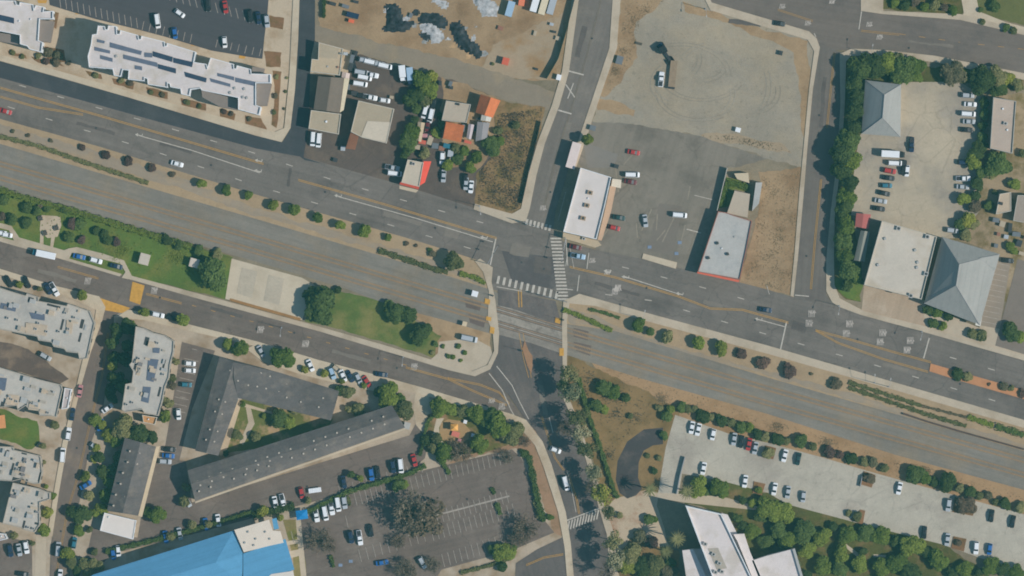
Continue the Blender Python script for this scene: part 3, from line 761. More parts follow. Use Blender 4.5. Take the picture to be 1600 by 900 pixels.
sheet('play_path', '682,654 694,653 686,668 687,684 696,695 682,696 676,680', WALK2, 6)
sheet('bare_ground', '752,700 820,672 836,672 852,720 876,800 884,842 866,832 850,790 828,716 806,700 700,724', ground_mat('bare_bank', c(152, 128, 106), .1, c(126, 110, 86), .15), 3)
sheet('lane_pavement', '56,838 72,842 70,912 50,912', WALK, 3)
# --- roads (level 5)
MAIN_N = '-12,93 100,123 200,152 400,212 440,222 472,245 525,260 625,288 738,324 800,349 822,345 868,362 880,377 930,390 1005,405 1090,426 1155,441 1190,450 1245,466 1300,470 1312,478 1345,491 1455,521 1612,567'
MAIN_S = '1612,662 1400,599 1200,541 1000,487 905,460 880,470 766,452 770,418 745,406 660,379 585,357 400,304 295,272 155,229 -12,183'
RAILBED = '-12,219 232,293 400,342 590,398 690,428 760,450 885,506 960,517 1200,590 1410,650 1612,709 1612,767 1400,711 1200,647 1000,591 890,556 765,521 690,499 620,481 540,451 400,409 250,366 50,308 -12,290'
sheet('verge', '-12,180 155,226 295,270 400,301 585,355 745,403 770,418 768,455 690,432 590,402 400,346 232,297 -12,222', STRIP, 3)
sheet('verge', '878,466 930,470 1000,490 1200,545 1400,600 1612,663 1612,712 1410,654 1200,594 960,521 884,508', STRIP, 3)
sheet('track_path', '-12,190 155,238 290,280 400,325 580,378 700,416 760,436 758,448 690,425 590,392 400,338 290,297 235,282 100,242 -12,208', PATHM, 4)
sheet('track_path', '884,476 930,492 990,522 1100,553 1200,580 1320,612 1410,640 1612,694 1612,708 1410,650 1200,588 1080,556 960,517 890,505', PATHM, 4)
sheet('railway_bed', RAILBED, BALLAST, 5)
sheet('main_road', MAIN_N + ' ' + MAIN_S, A_MAIN, 5)
sheet('new_lane', '-12,92 100,124 200,152 400,212 440,222 460,232 476,246 400,232 250,191 150,163 -12,119', A_DARK, 6)
sheet('dark_side_street', '470,-12 493,-12 492,62 486,90 484,130 482,200 474,246 505,256 476,250 440,224 452,205 460,140 465,60', A_DARK, 7)
sheet('north_street', '922,-12 966,-12 952,75 927,150 905,215 888,265 868,330 864,364 822,346 828,325 838,275 851,225 874,165 889,112', A_NORTH, 6)
sheet('top_road', '1036,-14 1345,-14 1345,16 1380,22 1500,31 1612,49 1612,103 1460,88 1380,79 1305,78 1272,72 1262,58 1205,40 1110,12', ground_mat('asphalt_top', c(112, 109, 104), .08, c(101, 100, 97), .06, streak=-10), 5)
sheet('east_street', '1278,68 1320,84 1314,165 1308,250 1298,330 1291,405 1291,460 1300,474 1240,468 1247,400 1256,300 1262,225 1270,140', ground_mat('asphalt_east', c(109, 108, 104), .08, c(101, 100, 98), .1, streak=86), 6)
sheet('local_street', '-12,372 100,405 205,436 300,463 400,490 500,517 600,547 700,577 740,587 766,576 800,628 820,656 800,647 655,604 600,589 500,563 400,533 300,508 225,488 200,484 155,463 88,447 -12,412', A_LOCAL, 6)
sheet('side_street', '156,468 205,480 178,494 176,560 160,640 140,700 125,780 112,850 100,912 72,912 80,850 92,770 108,680 125,610 142,550 163,490', ground_mat('asphalt_side', c(110, 105, 100), .07, c(124, 116, 106), .1, streak=75), 7)
sheet('south_road', '778,452 868,470 878,510 880,570 881,625 898,662 910,700 922,740 936,795 948,835 966,912 906,912 890,850 882,800 860,730 838,675 818,652 800,625 764,578 776,550 778,520', A_SOUTH, 7)
sheet('south_lane', '800,912 806,880 840,858 878,840 896,872 904,912', A_SOUTH, 6)
sheet('dark_parking', '60,-12 430,-12 418,20 413,60 410,92 395,90 330,79 260,58 215,46 150,30 78,8', A_NWLOT, 6)
sheet('crossing_patch', '784,392 868,402 868,452 800,440', ground_mat('asphalt_crossing', c(90, 92, 93), .09, c(108, 109, 107), .09), 6)
# crossing panels of the railway
XP = ground_mat('crossing_panels', c(143, 141, 134), .15, c(116, 114, 109), .25, streak=HD)
sheet('railway_crossing', '764,474 800,482 886,512 888,546 860,536 768,508', XP, 8)
sheet('railway_crossing', '766,508 800,516 888,546 888,556 830,536 768,520', ground_mat('crossing_edge', c(134, 132, 126), .12, streak=HD), 9)
# --- raised pavements
slab('pavement', '-12,84 0,85 100,113 200,142 300,170 400,198 430,206 444,200 452,120 458,0 459,-12 472,-12 466,60 461,140 454,200 440,222 400,212 200,152 100,123 -12,92', WALK2)
slab('pavement', '912,-12 922,-12 889,112 874,165 851,225 838,275 828,325 822,345 800,349 740,327 742,318 800,334 814,326 826,271 840,222 862,165 878,112', WALK)
slab('pavement', '966,-12 979,-12 964,75 938,150 922,198 908,240 900,262 889,264 905,215 927,150 952,75', WALK)
slab('pavement', '1036,-14 1050,-14 1112,4 1207,32 1264,49 1276,60 1281,74 1270,140 1262,225 1256,300 1247,400 1240,464 1235,462 1241,400 1249,300 1256,225 1264,140 1272,80 1262,62 1205,45 1110,16', WALK)
slab('pavement', '1312,84 1330,76 1380,78 1460,87 1612,102 1612,113 1460,97 1380,88 1330,87 1322,96 1320,165 1314,250 1304,340 1303,405 1304,445 1312,466 1350,486 1455,512 1515,533 1612,553 1612,567 1455,522 1345,492 1310,479 1300,472 1291,455 1291,405 1298,330 1308,250 1313,165', WALK)
slab('pavement', '1345,-14 1380,-14 1380,17 1500,22 1612,44 1612,50 1500,31 1380,22 1345,17', WALK)
slab('pavement', '-12,350 18,353 30,371 100,391 108,388 120,386 160,396 194,407 206,431 300,456 400,483 480,505 600,539 700,570 738,580 762,570 772,548 770,520 762,500 764,455 755,425 742,408 750,404 770,418 768,440 774,470 780,520 778,552 766,577 742,588 700,578 600,548 500,518 400,491 300,464 205,437 190,434 196,425 188,412 120,395 112,396 108,404 190,428 187,432 100,406 -12,373 -12,368 22,376 14,360 -12,356', WALK, .28)
slab('pavement', '880,470 905,459 1000,486 1200,540 1400,598 1612,661 1612,674 1400,610 1200,553 1000,499 930,478 890,474 886,500 886,570 889,622 905,660 918,700 930,740 946,790 960,835 974,912 964,912 948,835 936,795 922,740 910,700 898,662 881,625 879,570 878,510', WALK)
slab('pavement', '-12,412 88,447 155,463 165,480 160,500 142,550 125,610 108,680 92,770 82,838 74,838 84,770 98,690 118,610 132,550 148,500 150,484 88,456 -12,422', WALK2)
slab('pavement', '200,484 225,488 300,508 400,533 500,563 600,589 655,604 800,647 822,656 848,690 862,726 884,800 892,850 908,912 896,912 882,855 872,800 850,732 836,696 812,668 790,655 650,614 600,603 590,612 540,602 470,585 410,565 385,545 395,540 300,518 225,500 180,496', WALK2)
for s in ('12,79 40,86 42,92 14,85', '48,88 68,93 88,92 100,104 60,98', '133,110 158,116 160,124 140,119', '175,122 210,130 208,140 178,131', '228,136 262,144 262,155 232,148', '282,153 322,162 322,173 284,164', '343,170 368,178 366,188 344,182', '383,180 408,185 418,204 384,194', '426,110 440,112 432,200 424,195 430,150', '415,24 444,28 442,46 422,42', '412,80 440,82 438,105 416,104', '84,18 92,20 88,45 82,42', '70,72 100,78 104,98 74,95'):
    sheet('planting_bed', s, MULCH, 3)
for s in ('118,16 137,16 137,22 118,22', '58,0 74,0 72,5 60,5', '297,66 310,68 308,72 299,71', '374,86 384,88 382,92 373,91'): sheet('tactile_paving', s, PYEL, 4)
P = Paint('flangeway', ground_mat('flangeway_rubber', c(104, 103, 100), .12, streak=HD), 9)
for y0 in (478.5, 500.5):
    for dy in (-4.6, -1.8, 1.6, 4.4): P.line([(768, y0 + dy + 2), (885, y0 + dy + 37)], .32)
P.done()
# --- railway tracks
def track(label, y):
    o = thing('railway_track', label, 'railway track', group='two railway tracks')
    RUST = RM.setdefault('rust', plain_mat('rusty_rail', c(150, 124, 96), .6, .15, .2)); SLP = RM.setdefault('slp', plain_mat('concrete_sleeper', c(128, 124, 114), .9, .1))
    p = [Vector(q) for q in wxy(beyond(pts(y)))]
    for sd in (-1, 1):
        L, Rr = ribbon_pts([tuple(q + Vector((.25, .97)) * sd * .7175) for q in p], .17); b = MB()
        for i in range(len(p) - 1): b.prism(ccw([L[i], Rr[i], Rr[i + 1], L[i + 1]]), .12, .28)
        b.obj('rail', RUST, o)
    b = MB()
    for a, e in zip(p, p[1:]):
        d = (e - a).length; u = (e - a) / d; t = math.atan2(u.y, u.x)
        for i in range(int(d / .62)):
            q = a + u * i * .62; b.box(-.11, .11, -1.25, 1.25, .05, .13, t, (q.x, q.y, 0))
    tag(b.obj('sleepers', SLP, o), kind='stuff')
    for sd in (-1, 1):   # rust-stained shoulder along each rail
        L, Rr = ribbon_pts([tuple(q + Vector((.25, .97)) * sd * .7175) for q in p], .6); b = MB()
        for i in range(len(p) - 1): b.add([(*L[i], .135), (*Rr[i], .135), (*Rr[i + 1], .135), (*L[i + 1], .135)], [(0, 1, 2, 3)])
        b.obj('rust_stain', RM.setdefault('rstain', ground_mat('rust_stained_ballast', c(138, 127, 108), .1, c(126, 122, 113), .25, streak=HD)), o)
    return o
track('upper rusty railway track on the grey ballast, nearer the main road', '-12,251 400,372 760,478 890,517 1200,607 1612,722')
track('lower rusty railway track on the grey ballast, nearer the park', '-12,273 400,393 760,500 890,539 1200,630 1612,745')

# ------------------------------------------------------------------ painted markings
P = Paint('lane_marking', PW_, 10)
P.dashes('30,133 130,162 230,190 400,240 525,283 768,352', 14.6, 2.6, .28)       # westbound lanes, upper side
P.dashes('4,164 55,180 115,198 240,236 400,290 768,398', 14.6, 2.6, .28, 2)
P.dashes('972,417 1090,447 1200,478', 14.6, 2.6, .28); P.dashes('880,451 1020,470 1200,523 1390,577 1600,640', 14.6, 2.6, .28, 1)
P.dashes('1484,558 1600,592', 14.6, 2.6, .28)
P.line('218,212 300,235 406,270', .3); P.line('528,307 650,341 770,378', .3); P.line('976,432 1062,460', .28); P.line('1188,500 1228,511', .3)
P.line('890,385 897,420', .2)
P.line('775,372 766,414', .5); P.line('1229,503 1219,548', .5); P.line('1452,528 1443,560', .5)
P.line('884,370 887,415', .35); P.line('905,430 902,455', .35)
P.line('889,111 912,117', .5); P.line('872,172 893,178', .5)
P.line('1346,18 1342,46', .35); P.line('1242,461 1264,463', .35); P.line('1275,58 1272,52', .3)
P.line('884,132 898,152', .4); P.line('896,130 887,154', .4)
P.line('764,583 785,610 798,640 804,650', .32); P.line('776,572 800,602 812,628 826,655', .32)
P.line('920,395 917,420', .35); P.line('886,402 884,416', .3); P.line('1198,446 1202,460', .2)
P.line('886,735 893,765 900,800', .22); P.line('858,652 864,676', .25)
P.line('884,814 938,794', .3)
P.line('1085,305 1113,312', .25); P.line('1073,358 1095,364', .4)
for x, y in ((218, 212), (405, 252), (404, 268), (529, 307), (757, 372), (978, 434), (1063, 460), (1186, 500), (950, 425)):
    P.quad([(x - 7, y - 2), (x - 2, y - 4.2), (x - 2.6, y + 1.6)]); P.line([(x - 2.4, y - 1.1), (x + 4, y + .6), (x + 4.6, y - 3)], .38)
P.done()
P = Paint('centre_line', PY_, 10)
for o_ in (0, 2.1):
    P.line([(0, 136 + o_), (60, 153 + o_), (150, 178 + o_), (300, 222 + o_), (412, 255 + o_)], .22); P.line([(466, 280 + o_), (600, 318 + o_), (776, 371 + o_)], .22)
    P.line([(890, 416 + o_), (960, 432 + o_), (1060, 462 + o_), (1110, 481 + o_), (1160, 483 + o_), (1232, 503 + o_)], .22)
    P.line([(0, 150 + o_), (60, 167 + o_), (130, 178 + o_)], .2)
    P.line([(1274, 515 + o_), (1310, 535 + o_), (1380, 560 + o_), (1450, 580 + o_)], .2); P.line([(1274, 515 + o_), (1330, 530 + o_), (1400, 550 + o_), (1455, 565 + o_)], .2)
    P.line([(1303 + o_, 82), (1297 + o_, 140), (1291 + o_, 200)], .16); P.line([(1282 + o_, 280), (1272 + o_, 378), (1266 + o_, 452)], .2)
    P.line([(634, 573 + o_), (700, 591 + o_), (740, 610 + o_), (792, 632 + o_)], .2); P.line([(700, 590 + o_), (750, 600 + o_), (780, 612 + o_), (796, 630 + o_)], .2)
    P.line([(90, 416 + o_), (154, 434 + o_)], .18); P.line([(228, 458 + o_), (284, 473 + o_)], .18)
    P.line([(168 + o_, 520), (158 + o_, 590), (140 + o_, 660), (122 + o_, 740), (104 + o_, 800), (90 + o_, 880), (86 + o_, 900)], .13)
    P.line([(845 + o_, 650), (858 + o_, 690), (866 + o_, 715), (880 + o_, 735)], .17); P.line([(888 + o_, 745), (900 + o_, 780), (904 + o_, 803)], .2)
    P.line([(811 + o_ * 3, 520), (818 + o_ * 3, 560), (826 + o_ * 2, 590)], .2); P.line([(810 + o_ * 2, 453), (811 + o_ * 2, 480)], .45)
    P.line([(822, 882 + o_), (850, 870 + o_), (880, 865 + o_)], .2); P.line([(1345, 47 + o_), (1405, 53 + o_)], .14); P.line([(1215, 14 + o_), (1270, 32 + o_)], .13)
P.dashes('300,477 400,504 500,532 640,572', 7.3, 1.6, .2); P.dashes('1405,53 1500,66 1600,77', 7.3, 2.4, .16)
P.done()
P = Paint('crosswalk', PW_, 11); ux, uy = -3.5, 13
P.bars((774, 436), (874, 462), 11, -2.5, 12, .95); P.bars((820, 346), (862, 357), 7, -2, 9, .85); P.bars((868, 370), (880, 470), 19, 17, 0, .62); P.bars((886, 822), (936, 803), 11, -3, 15, .5)
P.line('880,815 938,793', .3); P.line('776,448 815,455', .25)
P.done()
P = Paint('school_crosswalk', PYEL, 11); P.quad('207,440 226,446 219,476 202,470'); P.quad('154,465 203,481 196,490 160,484'); P.done()
P = Paint('faded_centre_line', ground_mat('faded_line', c(126, 121, 110), .08), 10)
for o_ in (0, 2): P.line([(938 + o_, 0), (915 + o_, 90), (893 + o_, 165), (868 + o_, 245), (848 + o_, 330)], .16)
P.done()
P = Paint('road_lettering', ground_mat('worn_lettering', c(172, 169, 164), .1), 10)     # worn blocks of lettering, unreadable at this height
def glyphs(x, y, w, h, n=5, sx=0):
    for i in range(n):
        xx = x - w / 2 + (i + .5) * w / n; P.line([(xx + sx, y - h / 2), (xx - sx, y + h / 2)], w / n * .5 * S)
        P.line([(xx, y + h * RND.uniform(-.45, .4)), (xx + w / n * .9, y + h * RND.uniform(-.45, .4))], .34)
for x, y in ((1268, 490), (1264, 505), (1327, 506), (1322, 521), (1379, 520), (1375, 534), (1422, 532), (1417, 547)): glyphs(x, y, 11, 11)
for x, y in ((407, 515), (477, 537), (647, 573), (784, 635), (137, 439), (241, 454), (961, 455), (965, 450)): glyphs(x, y, 10, 11, 5, 1)
for x, y in ((1262, 36), (1358, 38), (1374, 58), (1300, 2), (1222, 10), (768, 626), (949, 425), (925, 407), (848, 325)): glyphs(x, y, 9, 8, 4, 1)
P.done()
P = Paint('stall_marking', PFAINT, 7)
P.stalls((95, 12), (215, 44), 13, -2, -16); P.stalls((225, 33), (300, 53), 7, -3, 14); P.stalls((255, -2), (415, 40), 15, -4, -16)
P.stalls((340, 62), (408, 76), 6, -3, 12)
P.stalls((553, 770), (620, 752), 8, 5, 20); P.stalls((640, 746), (702, 728), 7, 5, 20); P.stalls((712, 726), (795, 703), 10, 4, 19)
P.stalls((655, 806), (790, 766), 16, 5, 20); P.stalls((673, 825), (800, 787), 15, 5, 20); P.stalls((560, 858), (660, 826), 9, 5, 20); P.stalls((690, 866), (800, 830), 12, 5, 20); P.stalls((455, 830), (540, 806), 1, 4, 18)
P.line('655,812 720,795 796,775', .6)
P.stalls((288, 560), (268, 640), 8, 22, 5); P.stalls((300, 545), (282, 620), 1, 8, 2); P.stalls((532, 775), (660, 738), 0 + 12, -3, -16)
P.stalls((1552, 410), (1534, 502), 11, 24, 5)
P.done()
P = Paint('disabled_bay_marking', PBLUE, 8)
for x, y in ((532, 883), (548, 877), (1015, 386), (1057, 396), (1062, 379)): P.line([(x - 3, y), (x + 3, y)], 1.1)
P.done()
P = Paint('court_marking', ground_mat('court_line', c(174, 169, 155), .1), 5)
for a in (0, 42): P.quad([(378 + a, 418 + a * .27), (402 + a, 424 + a * .27), (394 + a, 466 + a * .27), (370 + a, 458 + a * .27)])
P.done()
# raised median with the planted end
slab('median_island', '1454,568 1500,581 1612,614 1612,628 1500,595 1452,580', MEDIAN, .31)
slab('median_island', '820,532 826,548 832,556 832,572 830,584 824,572 816,545', ground_mat('median_small', c(150, 122, 98), .1), .31)
slab('planter_island', '1005,396 1058,410 1056,420 1003,404', WALK2, .33)
for s in ('1196,696 1213,700 1208,718 1190,712', '1350,736 1368,742 1362,762 1342,756', '1345,796 1352,798 1348,820 1328,812', '1492,776 1526,790 1520,806 1488,800', '1490,838 1510,842 1506,862 1486,856', '1178,752 1196,756 1190,774 1176,770'):
    slab('planting_island', s, MULCH, .32)

for s in ('758,466 766,468 765,476 757,474', '766,510 773,512 772,522 765,520', '868,496 876,498 875,506 867,504', '874,544 881,544 881,556 874,556', '760,494 768,496 767,502 759,500'): slab('tactile_paving', s, PYEL, .31)
for s in ('726,468 752,474 750,486 728,480', '732,490 760,496 756,512 734,504', '896,512 920,518 918,532 896,526', '896,534 924,540 922,556 900,548'): sheet('stained_ballast', s, ground_mat('stained_ballast', c(104, 98, 94), .1), 6)
sheet('court_strip', '360,466 470,497 469,501 358,470', ground_mat('court_edge', c(150, 122, 86), .15), 6)
for s in ('470,90 478,92 474,160 466,158',): sheet('asphalt_patch', s, A_DARK, 8)

P = Paint('worn_kerb_line', PFAINT, 11); P.line('884,300 872,345', .2); P.done()

PT = [ground_mat('utility_patch_dark', c(96, 96, 94), .1, streak=HD), ground_mat('utility_patch_pale', c(121, 119, 113), .08, streak=HD)]
for i, q in enumerate('250,222 300,236 299,241 249,227;600,330 660,347 658,353 598,336;452,262 456,263 452,292 448,291;700,345 720,351 714,374 694,368;930,440 1000,459 999,464 929,445;1100,468 1130,476 1128,482 1098,474;1240,500 1262,506 1258,520 1236,514;1380,566 1420,577 1418,582 1378,571;120,190 180,207 179,212 119,195;800,380 830,386 826,402 796,396;836,400 862,404 860,430 834,426;60,420 120,437 118,442 58,425;330,478 380,492 378,497 328,483;520,545 580,562 578,568 518,551;1140,30 1190,36 1188,42 1138,36;1420,62 1490,71 1489,75 1419,66;1286,120 1292,121 1286,200 1280,199;884,190 894,192 880,238 870,236;910,40 918,42 906,90 898,88;840,600 848,602 856,650 848,648'.split(';')):
    sheet('asphalt_patch', q, PT[i % 2], 8)
MH = plain_mat('cast_iron', (.05, .05, .05), .7, .2)
for x, y in ((330, 258), (508, 300), (680, 356), (815, 410), (850, 420), (1010, 450), (1180, 500), (1340, 530), (1500, 600), (150, 200), (250, 465), (460, 520), (620, 575), (850, 620), (860, 300), (925, 60), (1280, 180), (1260, 400), (1420, 75), (1180, 30), (120, 700), (95, 830), (730, 780), (600, 850), (480, 760)):
    p = W(x, y); b = MB(); b.tube((p.x, p.y, .1), (p.x, p.y, .232), .38, .38, 12); tag(b.obj('manhole_cover', MH), kind='structure')

P = Paint('tyre_track', ground_mat('tyre_track', c(140, 137, 126), .12), 3.6); P2 = Paint('tyre_track', ground_mat('tyre_track_pale', c(148, 145, 134), .12), 3.8); r = random.Random(5)
for i in range(12):
    cx, cy, R0 = r.uniform(1060, 1180), r.uniform(90, 150), r.uniform(18, 75); a0 = r.uniform(0, 6.28); sp = r.uniform(.8, 2.4); ecc = r.uniform(.6, 1)
    for dr in (0, 7.2):
        q = [(cx + (R0 + dr) * math.cos(a0 + sp * k / 14), cy + (R0 + dr) * ecc * math.sin(a0 + sp * k / 14)) for k in range(15)]
        q = [v for v in q if 985 < v[0] < 1235 and 60 < v[1] < 190]
        if len(q) > 3: (P if i % 2 else P2).line(q, .35)
for i in range(10):
    x, y = r.uniform(950, 1080), r.uniform(212, 360)
    P.line([(x, y), (x + r.uniform(-20, 20), y + r.uniform(15, 40))], .4)
P.done(); P2.done()
# ------------------------------------------------------------------ buildings
G3 = 'white apartment blocks beside the dark side street'
RW = rm('white_membrane', (198, 196, 198), .05, tint=c(188, 184, 178), tscale=.12)
RGT = rm('terrace', (128, 124, 120), .06)
o = flat('apartment_block', 'white flat-roofed apartment block cut by the top corner, with one solar strip', '-14,0 24,1 26,7 30,8 31,3 52,7 53,14 56,8 69,11 68,18 83,17 83,30 62,30 60,63 67,66 65,82 46,77 42,72 31,69 31,55 -14,46', 11, WM['white'], RW, .6, 'apartment block', G3)
addroof(o, 'terrace', '62,31 84,33 78,66 60,64', 8.2, RGT, z0=0); addroof(o, 'terrace', '-14,49 31,56 29,70 -14,62', 8.2, RGT, z0=0)
solar(o, '-4,22 22,28 22,37 -4,31', 11); vent(o, 30, 33, 11); vent(o, 48, 30, 11)
o = flat('apartment_block', 'white flat-roofed apartment block covered with rows of dark solar strips', '153,40 164,41 165,46 168,46 169,40 182,41 183,53 187,53 188,47 216,55 217,61 220,61 221,56 257,65 258,72 260,72 261,67 306,81 303,97 323,100 324,105 329,90 365,100 366,107 369,107 370,102 392,108 393,115 423,116 423,130 400,130 400,164 408,167 405,180 372,171 372,153 315,141 313,138 298,140 296,150 283,147 282,139 266,136 265,131 262,130 262,137 231,132 230,123 226,122 226,127 200,124 201,110 192,109 189,120 178,118 176,108 139,105 137,88 142,70 144,54 151,53', 11.5, WM['white'], RW, .6, 'apartment block', G3)
addroof(o, 'terrace', '315,141 371,155 370,172 344,167 316,152', 8.4, RGT, z0=0); addroof(o, 'terrace', '401,131 424,131 417,165 401,165', 8.4, RGT, z0=0); addroof(o, 'terrace', '394,104 413,107 411,116 394,115', 8.4, RGT, z0=0)
for s, mt in (('152,61 164,64 163,68 152,66', 1), ('148,73 172,79 172,84 148,79', 1), ('157,86 176,91 176,97 157,92', 1), ('172,66 222,80 220,86 172,74', 1), ('193,85 246,98 246,105 193,92', 1), ('247,100 275,107 275,115 247,107', 0), ('226,82 238,83 238,90 226,89', 1),
              ('239,80 270,89 269,97 239,88', 0), ('271,90 302,97 300,105 271,98', 0), ('211,102 222,104 222,110 211,108', 1), ('288,112 323,122 322,129 290,120', 0), ('328,122 360,131 360,136 330,128', 1), ('340,114 366,120 366,126 340,119', 1), ('368,121 400,128 400,135 368,128', 1)):
    solar(o, s, 11.5, SOLARL if mt else SOLAR)
for x, y in ((382, 139), (367, 138), (360, 145), (386, 153), (380, 152), (182, 88)): vent(o, x, y, 11.5, .8, .5, HV)
BT = rm('tan_roll', (166, 158, 140), .06); BT2 = rm('beige_roll', (178, 166, 144), .06); GR = rm('grey_shingle', (112, 108, 100), .08, streak=75)
o = flat('workshop_building', 'low beige flat-roofed workshop north of the grey gabled shed', '498,66 536,76 531,118 485,112 487,92 497,93', 4.5, WM['cream'], BT2, .3)
addroof(o, 'roof_patch', '500,68 530,76 527,92 499,90', 4.56, BT); vent(o, 512, 104, 4.5, .6, .3, HV); vent(o, 528, 105, 4.5, .6, .5, WM['rust']); hvac(o, 533, 84, 4.5, 1, .8, .6)
o = gable('gabled_shed', 'grey gabled workshop shed with a pale strip along its right eave', '497,119 538,122 530,176 490,171', 4, 1.6, WM['stucco'], GR, .5, .5)
facet(o, 'lean_to_roof', [(538, 122, 3.6), (546, 123, 3.3), (537, 172, 3.3), (531, 176, 3.6)], rm('pale_tin', (196, 190, 168)))
o = flat('workshop_building', 'square tan flat-roofed workshop beside the dark street, nearest the main road', '486,172 533,178 529,210 482,201', 4.5, WM['cream'], BT, .3); vent(o, 510, 190, 4.5, .7)
o = flat('shop_building', 'tan and white two-part flat-roofed building with a brown lean-to', '560,157 616,170 604,224 566,215 548,206', 5, WM['cream'], BT, .3)
addroof(o, 'roof_patch', '574,189 610,191 603,222 564,214', 5.15, rm('cream_membrane', (194, 188, 174), .05))
facet(o, 'lean_to_roof', [(554, 187, 3.9), (567, 188, 4.6), (555, 234, 4.6), (540, 232, 3.9)], rm('brown_tile', (142, 104, 84), .1, streak=75)); walls(o, '554,188 567,188 555,233 541,231', 3.6, WM['cream'])
o = flat('small_house', 'small pale grey flat-roofed house between the tile-roofed houses', '697,157 736,163 729,192 690,188', 3.8, WM['stucco'], rm('grey_roll', (172, 165, 152), .05), .25, 'house'); hvac(o, 716, 163, 3.8, 1, .8, .8, 10, HVD)
TILE = rm('red_tile', (190, 118, 82), .1, streak=75)
gable('tiled_house', 'orange tile-roofed house at the back of the dirt yard', '751,147 782,157 770,184 743,176', 4, 2.6, WM['stucco'], TILE, .52, .52, 'house')
gable('tiled_house', 'orange tile-roofed house just below the pale grey flat roof', '692,216 697,190 726,196 720,223', 3.6, 2.4, WM['stucco'], TILE, .5, .5, 'house')
TIN = rm('grey_tin', (140, 142, 146), .08, streak=80); TINW = rm('white_tin', (196, 200, 196), .06)
for s, lb, mt, hh in (('746,190 765,192 761,216 743,221', 'corrugated grey shed right of the tile-roofed houses', TIN, 2.8), ('753,177 769,181 766,190 751,188', 'tiny white-roofed shed below the back tiled house', TINW, 2.6), ('732,193 741,195 736,218 729,216', 'narrow pale lilac shed between the two tiled houses and the dirt', rm('lilac_tin', (176, 170, 176), .06), 2.6),
                      ('653,190 664,192 658,222 650,219', 'narrow beige shed beside the parked pink car', BT2, 2.6), ('535,112 547,115 545,126 533,124', 'little pinkish shed between the white vans and the beige workshop', rm('pink_tin', (198, 186, 182), .05), 2.5), ('612,121 613,121 613,122 612,122', '', TINW, 0)):
    if hh: gable('garden_shed', lb, s, hh, .5, WM['stucco'], mt, .5, .5, 'shed')
o = flat('shop_building', 'little beige shop with red fascia and a red sloping awning on its right', '637,249 662,254 655,292 627,285', 4.2, WM['cream'], rm('beige_membrane', (186, 180, 166), .05), .3)
facet(o, 'awning', [(662, 252, 4.3), (674, 252, 3.2), (664, 285, 3.2), (656, 290, 4.3)], plain_mat('red_awning', c(204, 84, 70), .7)); facet(o, 'fascia', [(626, 284, 4.4), (655, 292, 4.4), (654, 296, 3.6), (624, 288, 3.6)], plain_mat('red_fascia', c(204, 96, 80), .7))
hvac(o, 646, 256, 4.2, 1.2, 1.2, .8)
sheet('shop_step', '624,290 654,297 650,301 624,295', WALK2, 8)
o = flat('store_building', 'big white flat-roofed store at the corner with three rooftop units in a line', '907,262 955,277 945,322 932,374 880,362', 6.2, WM['white'], rm('white_store', (202, 200, 200), .04, tint=c(190, 186, 178)), .7)
for x, y in ((922, 301), (917, 321), (911, 341)): hvac(o, x, y, 6.2, 1.9, 1.5, .8, 12, rm('unit_tan', (150, 136, 118)))
vent(o, 919, 310, 6.2); hvac(o, 912, 373, 3.3, 1.3, 1, .7)
addroof(o, 'canopy', '880,363 934,376 940,383 930,387 879,372', 3.3, BT2, .3); addroof(o, 'canopy', '956,280 963,290 955,330 940,376 934,375 947,322', 3.2, rm('tan_canopy', (184, 160, 138), .06), .25)
addroof(o, 'side_annex', '957,279 971,281 970,294 955,291', 3.6, rm('cream_annex', (206, 200, 186), .04), z0=0)
o = container('cargo_trailer', 'long white trailer standing behind the white corner store', 'trailer', 896, 243, 9.6, 3.4, 4.2, 106, plain_mat('trailer_white', c(208, 200, 200), .5))
RGL = rm('pale_grey_membrane', (172, 176, 176), .06, tint=c(160, 166, 168), tscale=.15)
o = flat('commercial_building', 'long pale grey flat-roofed building with a red front edge by the dry lot', '1122,330 1135,332 1146,336 1175,345 1166,392 1156,437 1090,425', 3.9, WM['brick'], RGL, .5)
addroof(o, 'rear_wing', '1148,298 1172,303 1168,340 1136,333', 3.4, rm('beige_wing', (176, 168, 154), .05), z0=0)
addroof(o, 'rear_canopy', '1181,285 1191,285 1186,318 1175,330', 3.4, RGL, .2, 0); addroof(o, 'porch', '1147,271 1169,270 1171,286 1152,280', 3, rm('porch_cream', (190, 180, 158), .06), z0=0)
facet(o, 'fascia', [(1090, 424, 4.4), (1156, 438, 4.4), (1154, 441, 4.2), (1089, 427, 4.2)], plain_mat('red_fascia_long', c(200, 104, 84), .7))
for x, y in ((1121, 380), (1137, 397), (1107, 403)): vent(o, x, y, 3.9, .9, .8, HVD)
vent(o, 1128, 388, 3.9, .4); vent(o, 1148, 370, 3.9, .6, .3, HV)
fence('boundary_wall', 'thin masonry wall along the left side of the pale grey building', '1136,263 1120,330', 2.6, WM['stucco'], 40, .3, 'wall')
sheet('court_grass', '1135,277 1150,280 1172,289 1170,300 1148,296 1140,322 1122,326', LAWN, 6)
HIP = rm('blue_grey_metal', (146, 152, 152), .05, streak=80)
CAP = rm('ridge_grey', (150, 155, 156), .05)
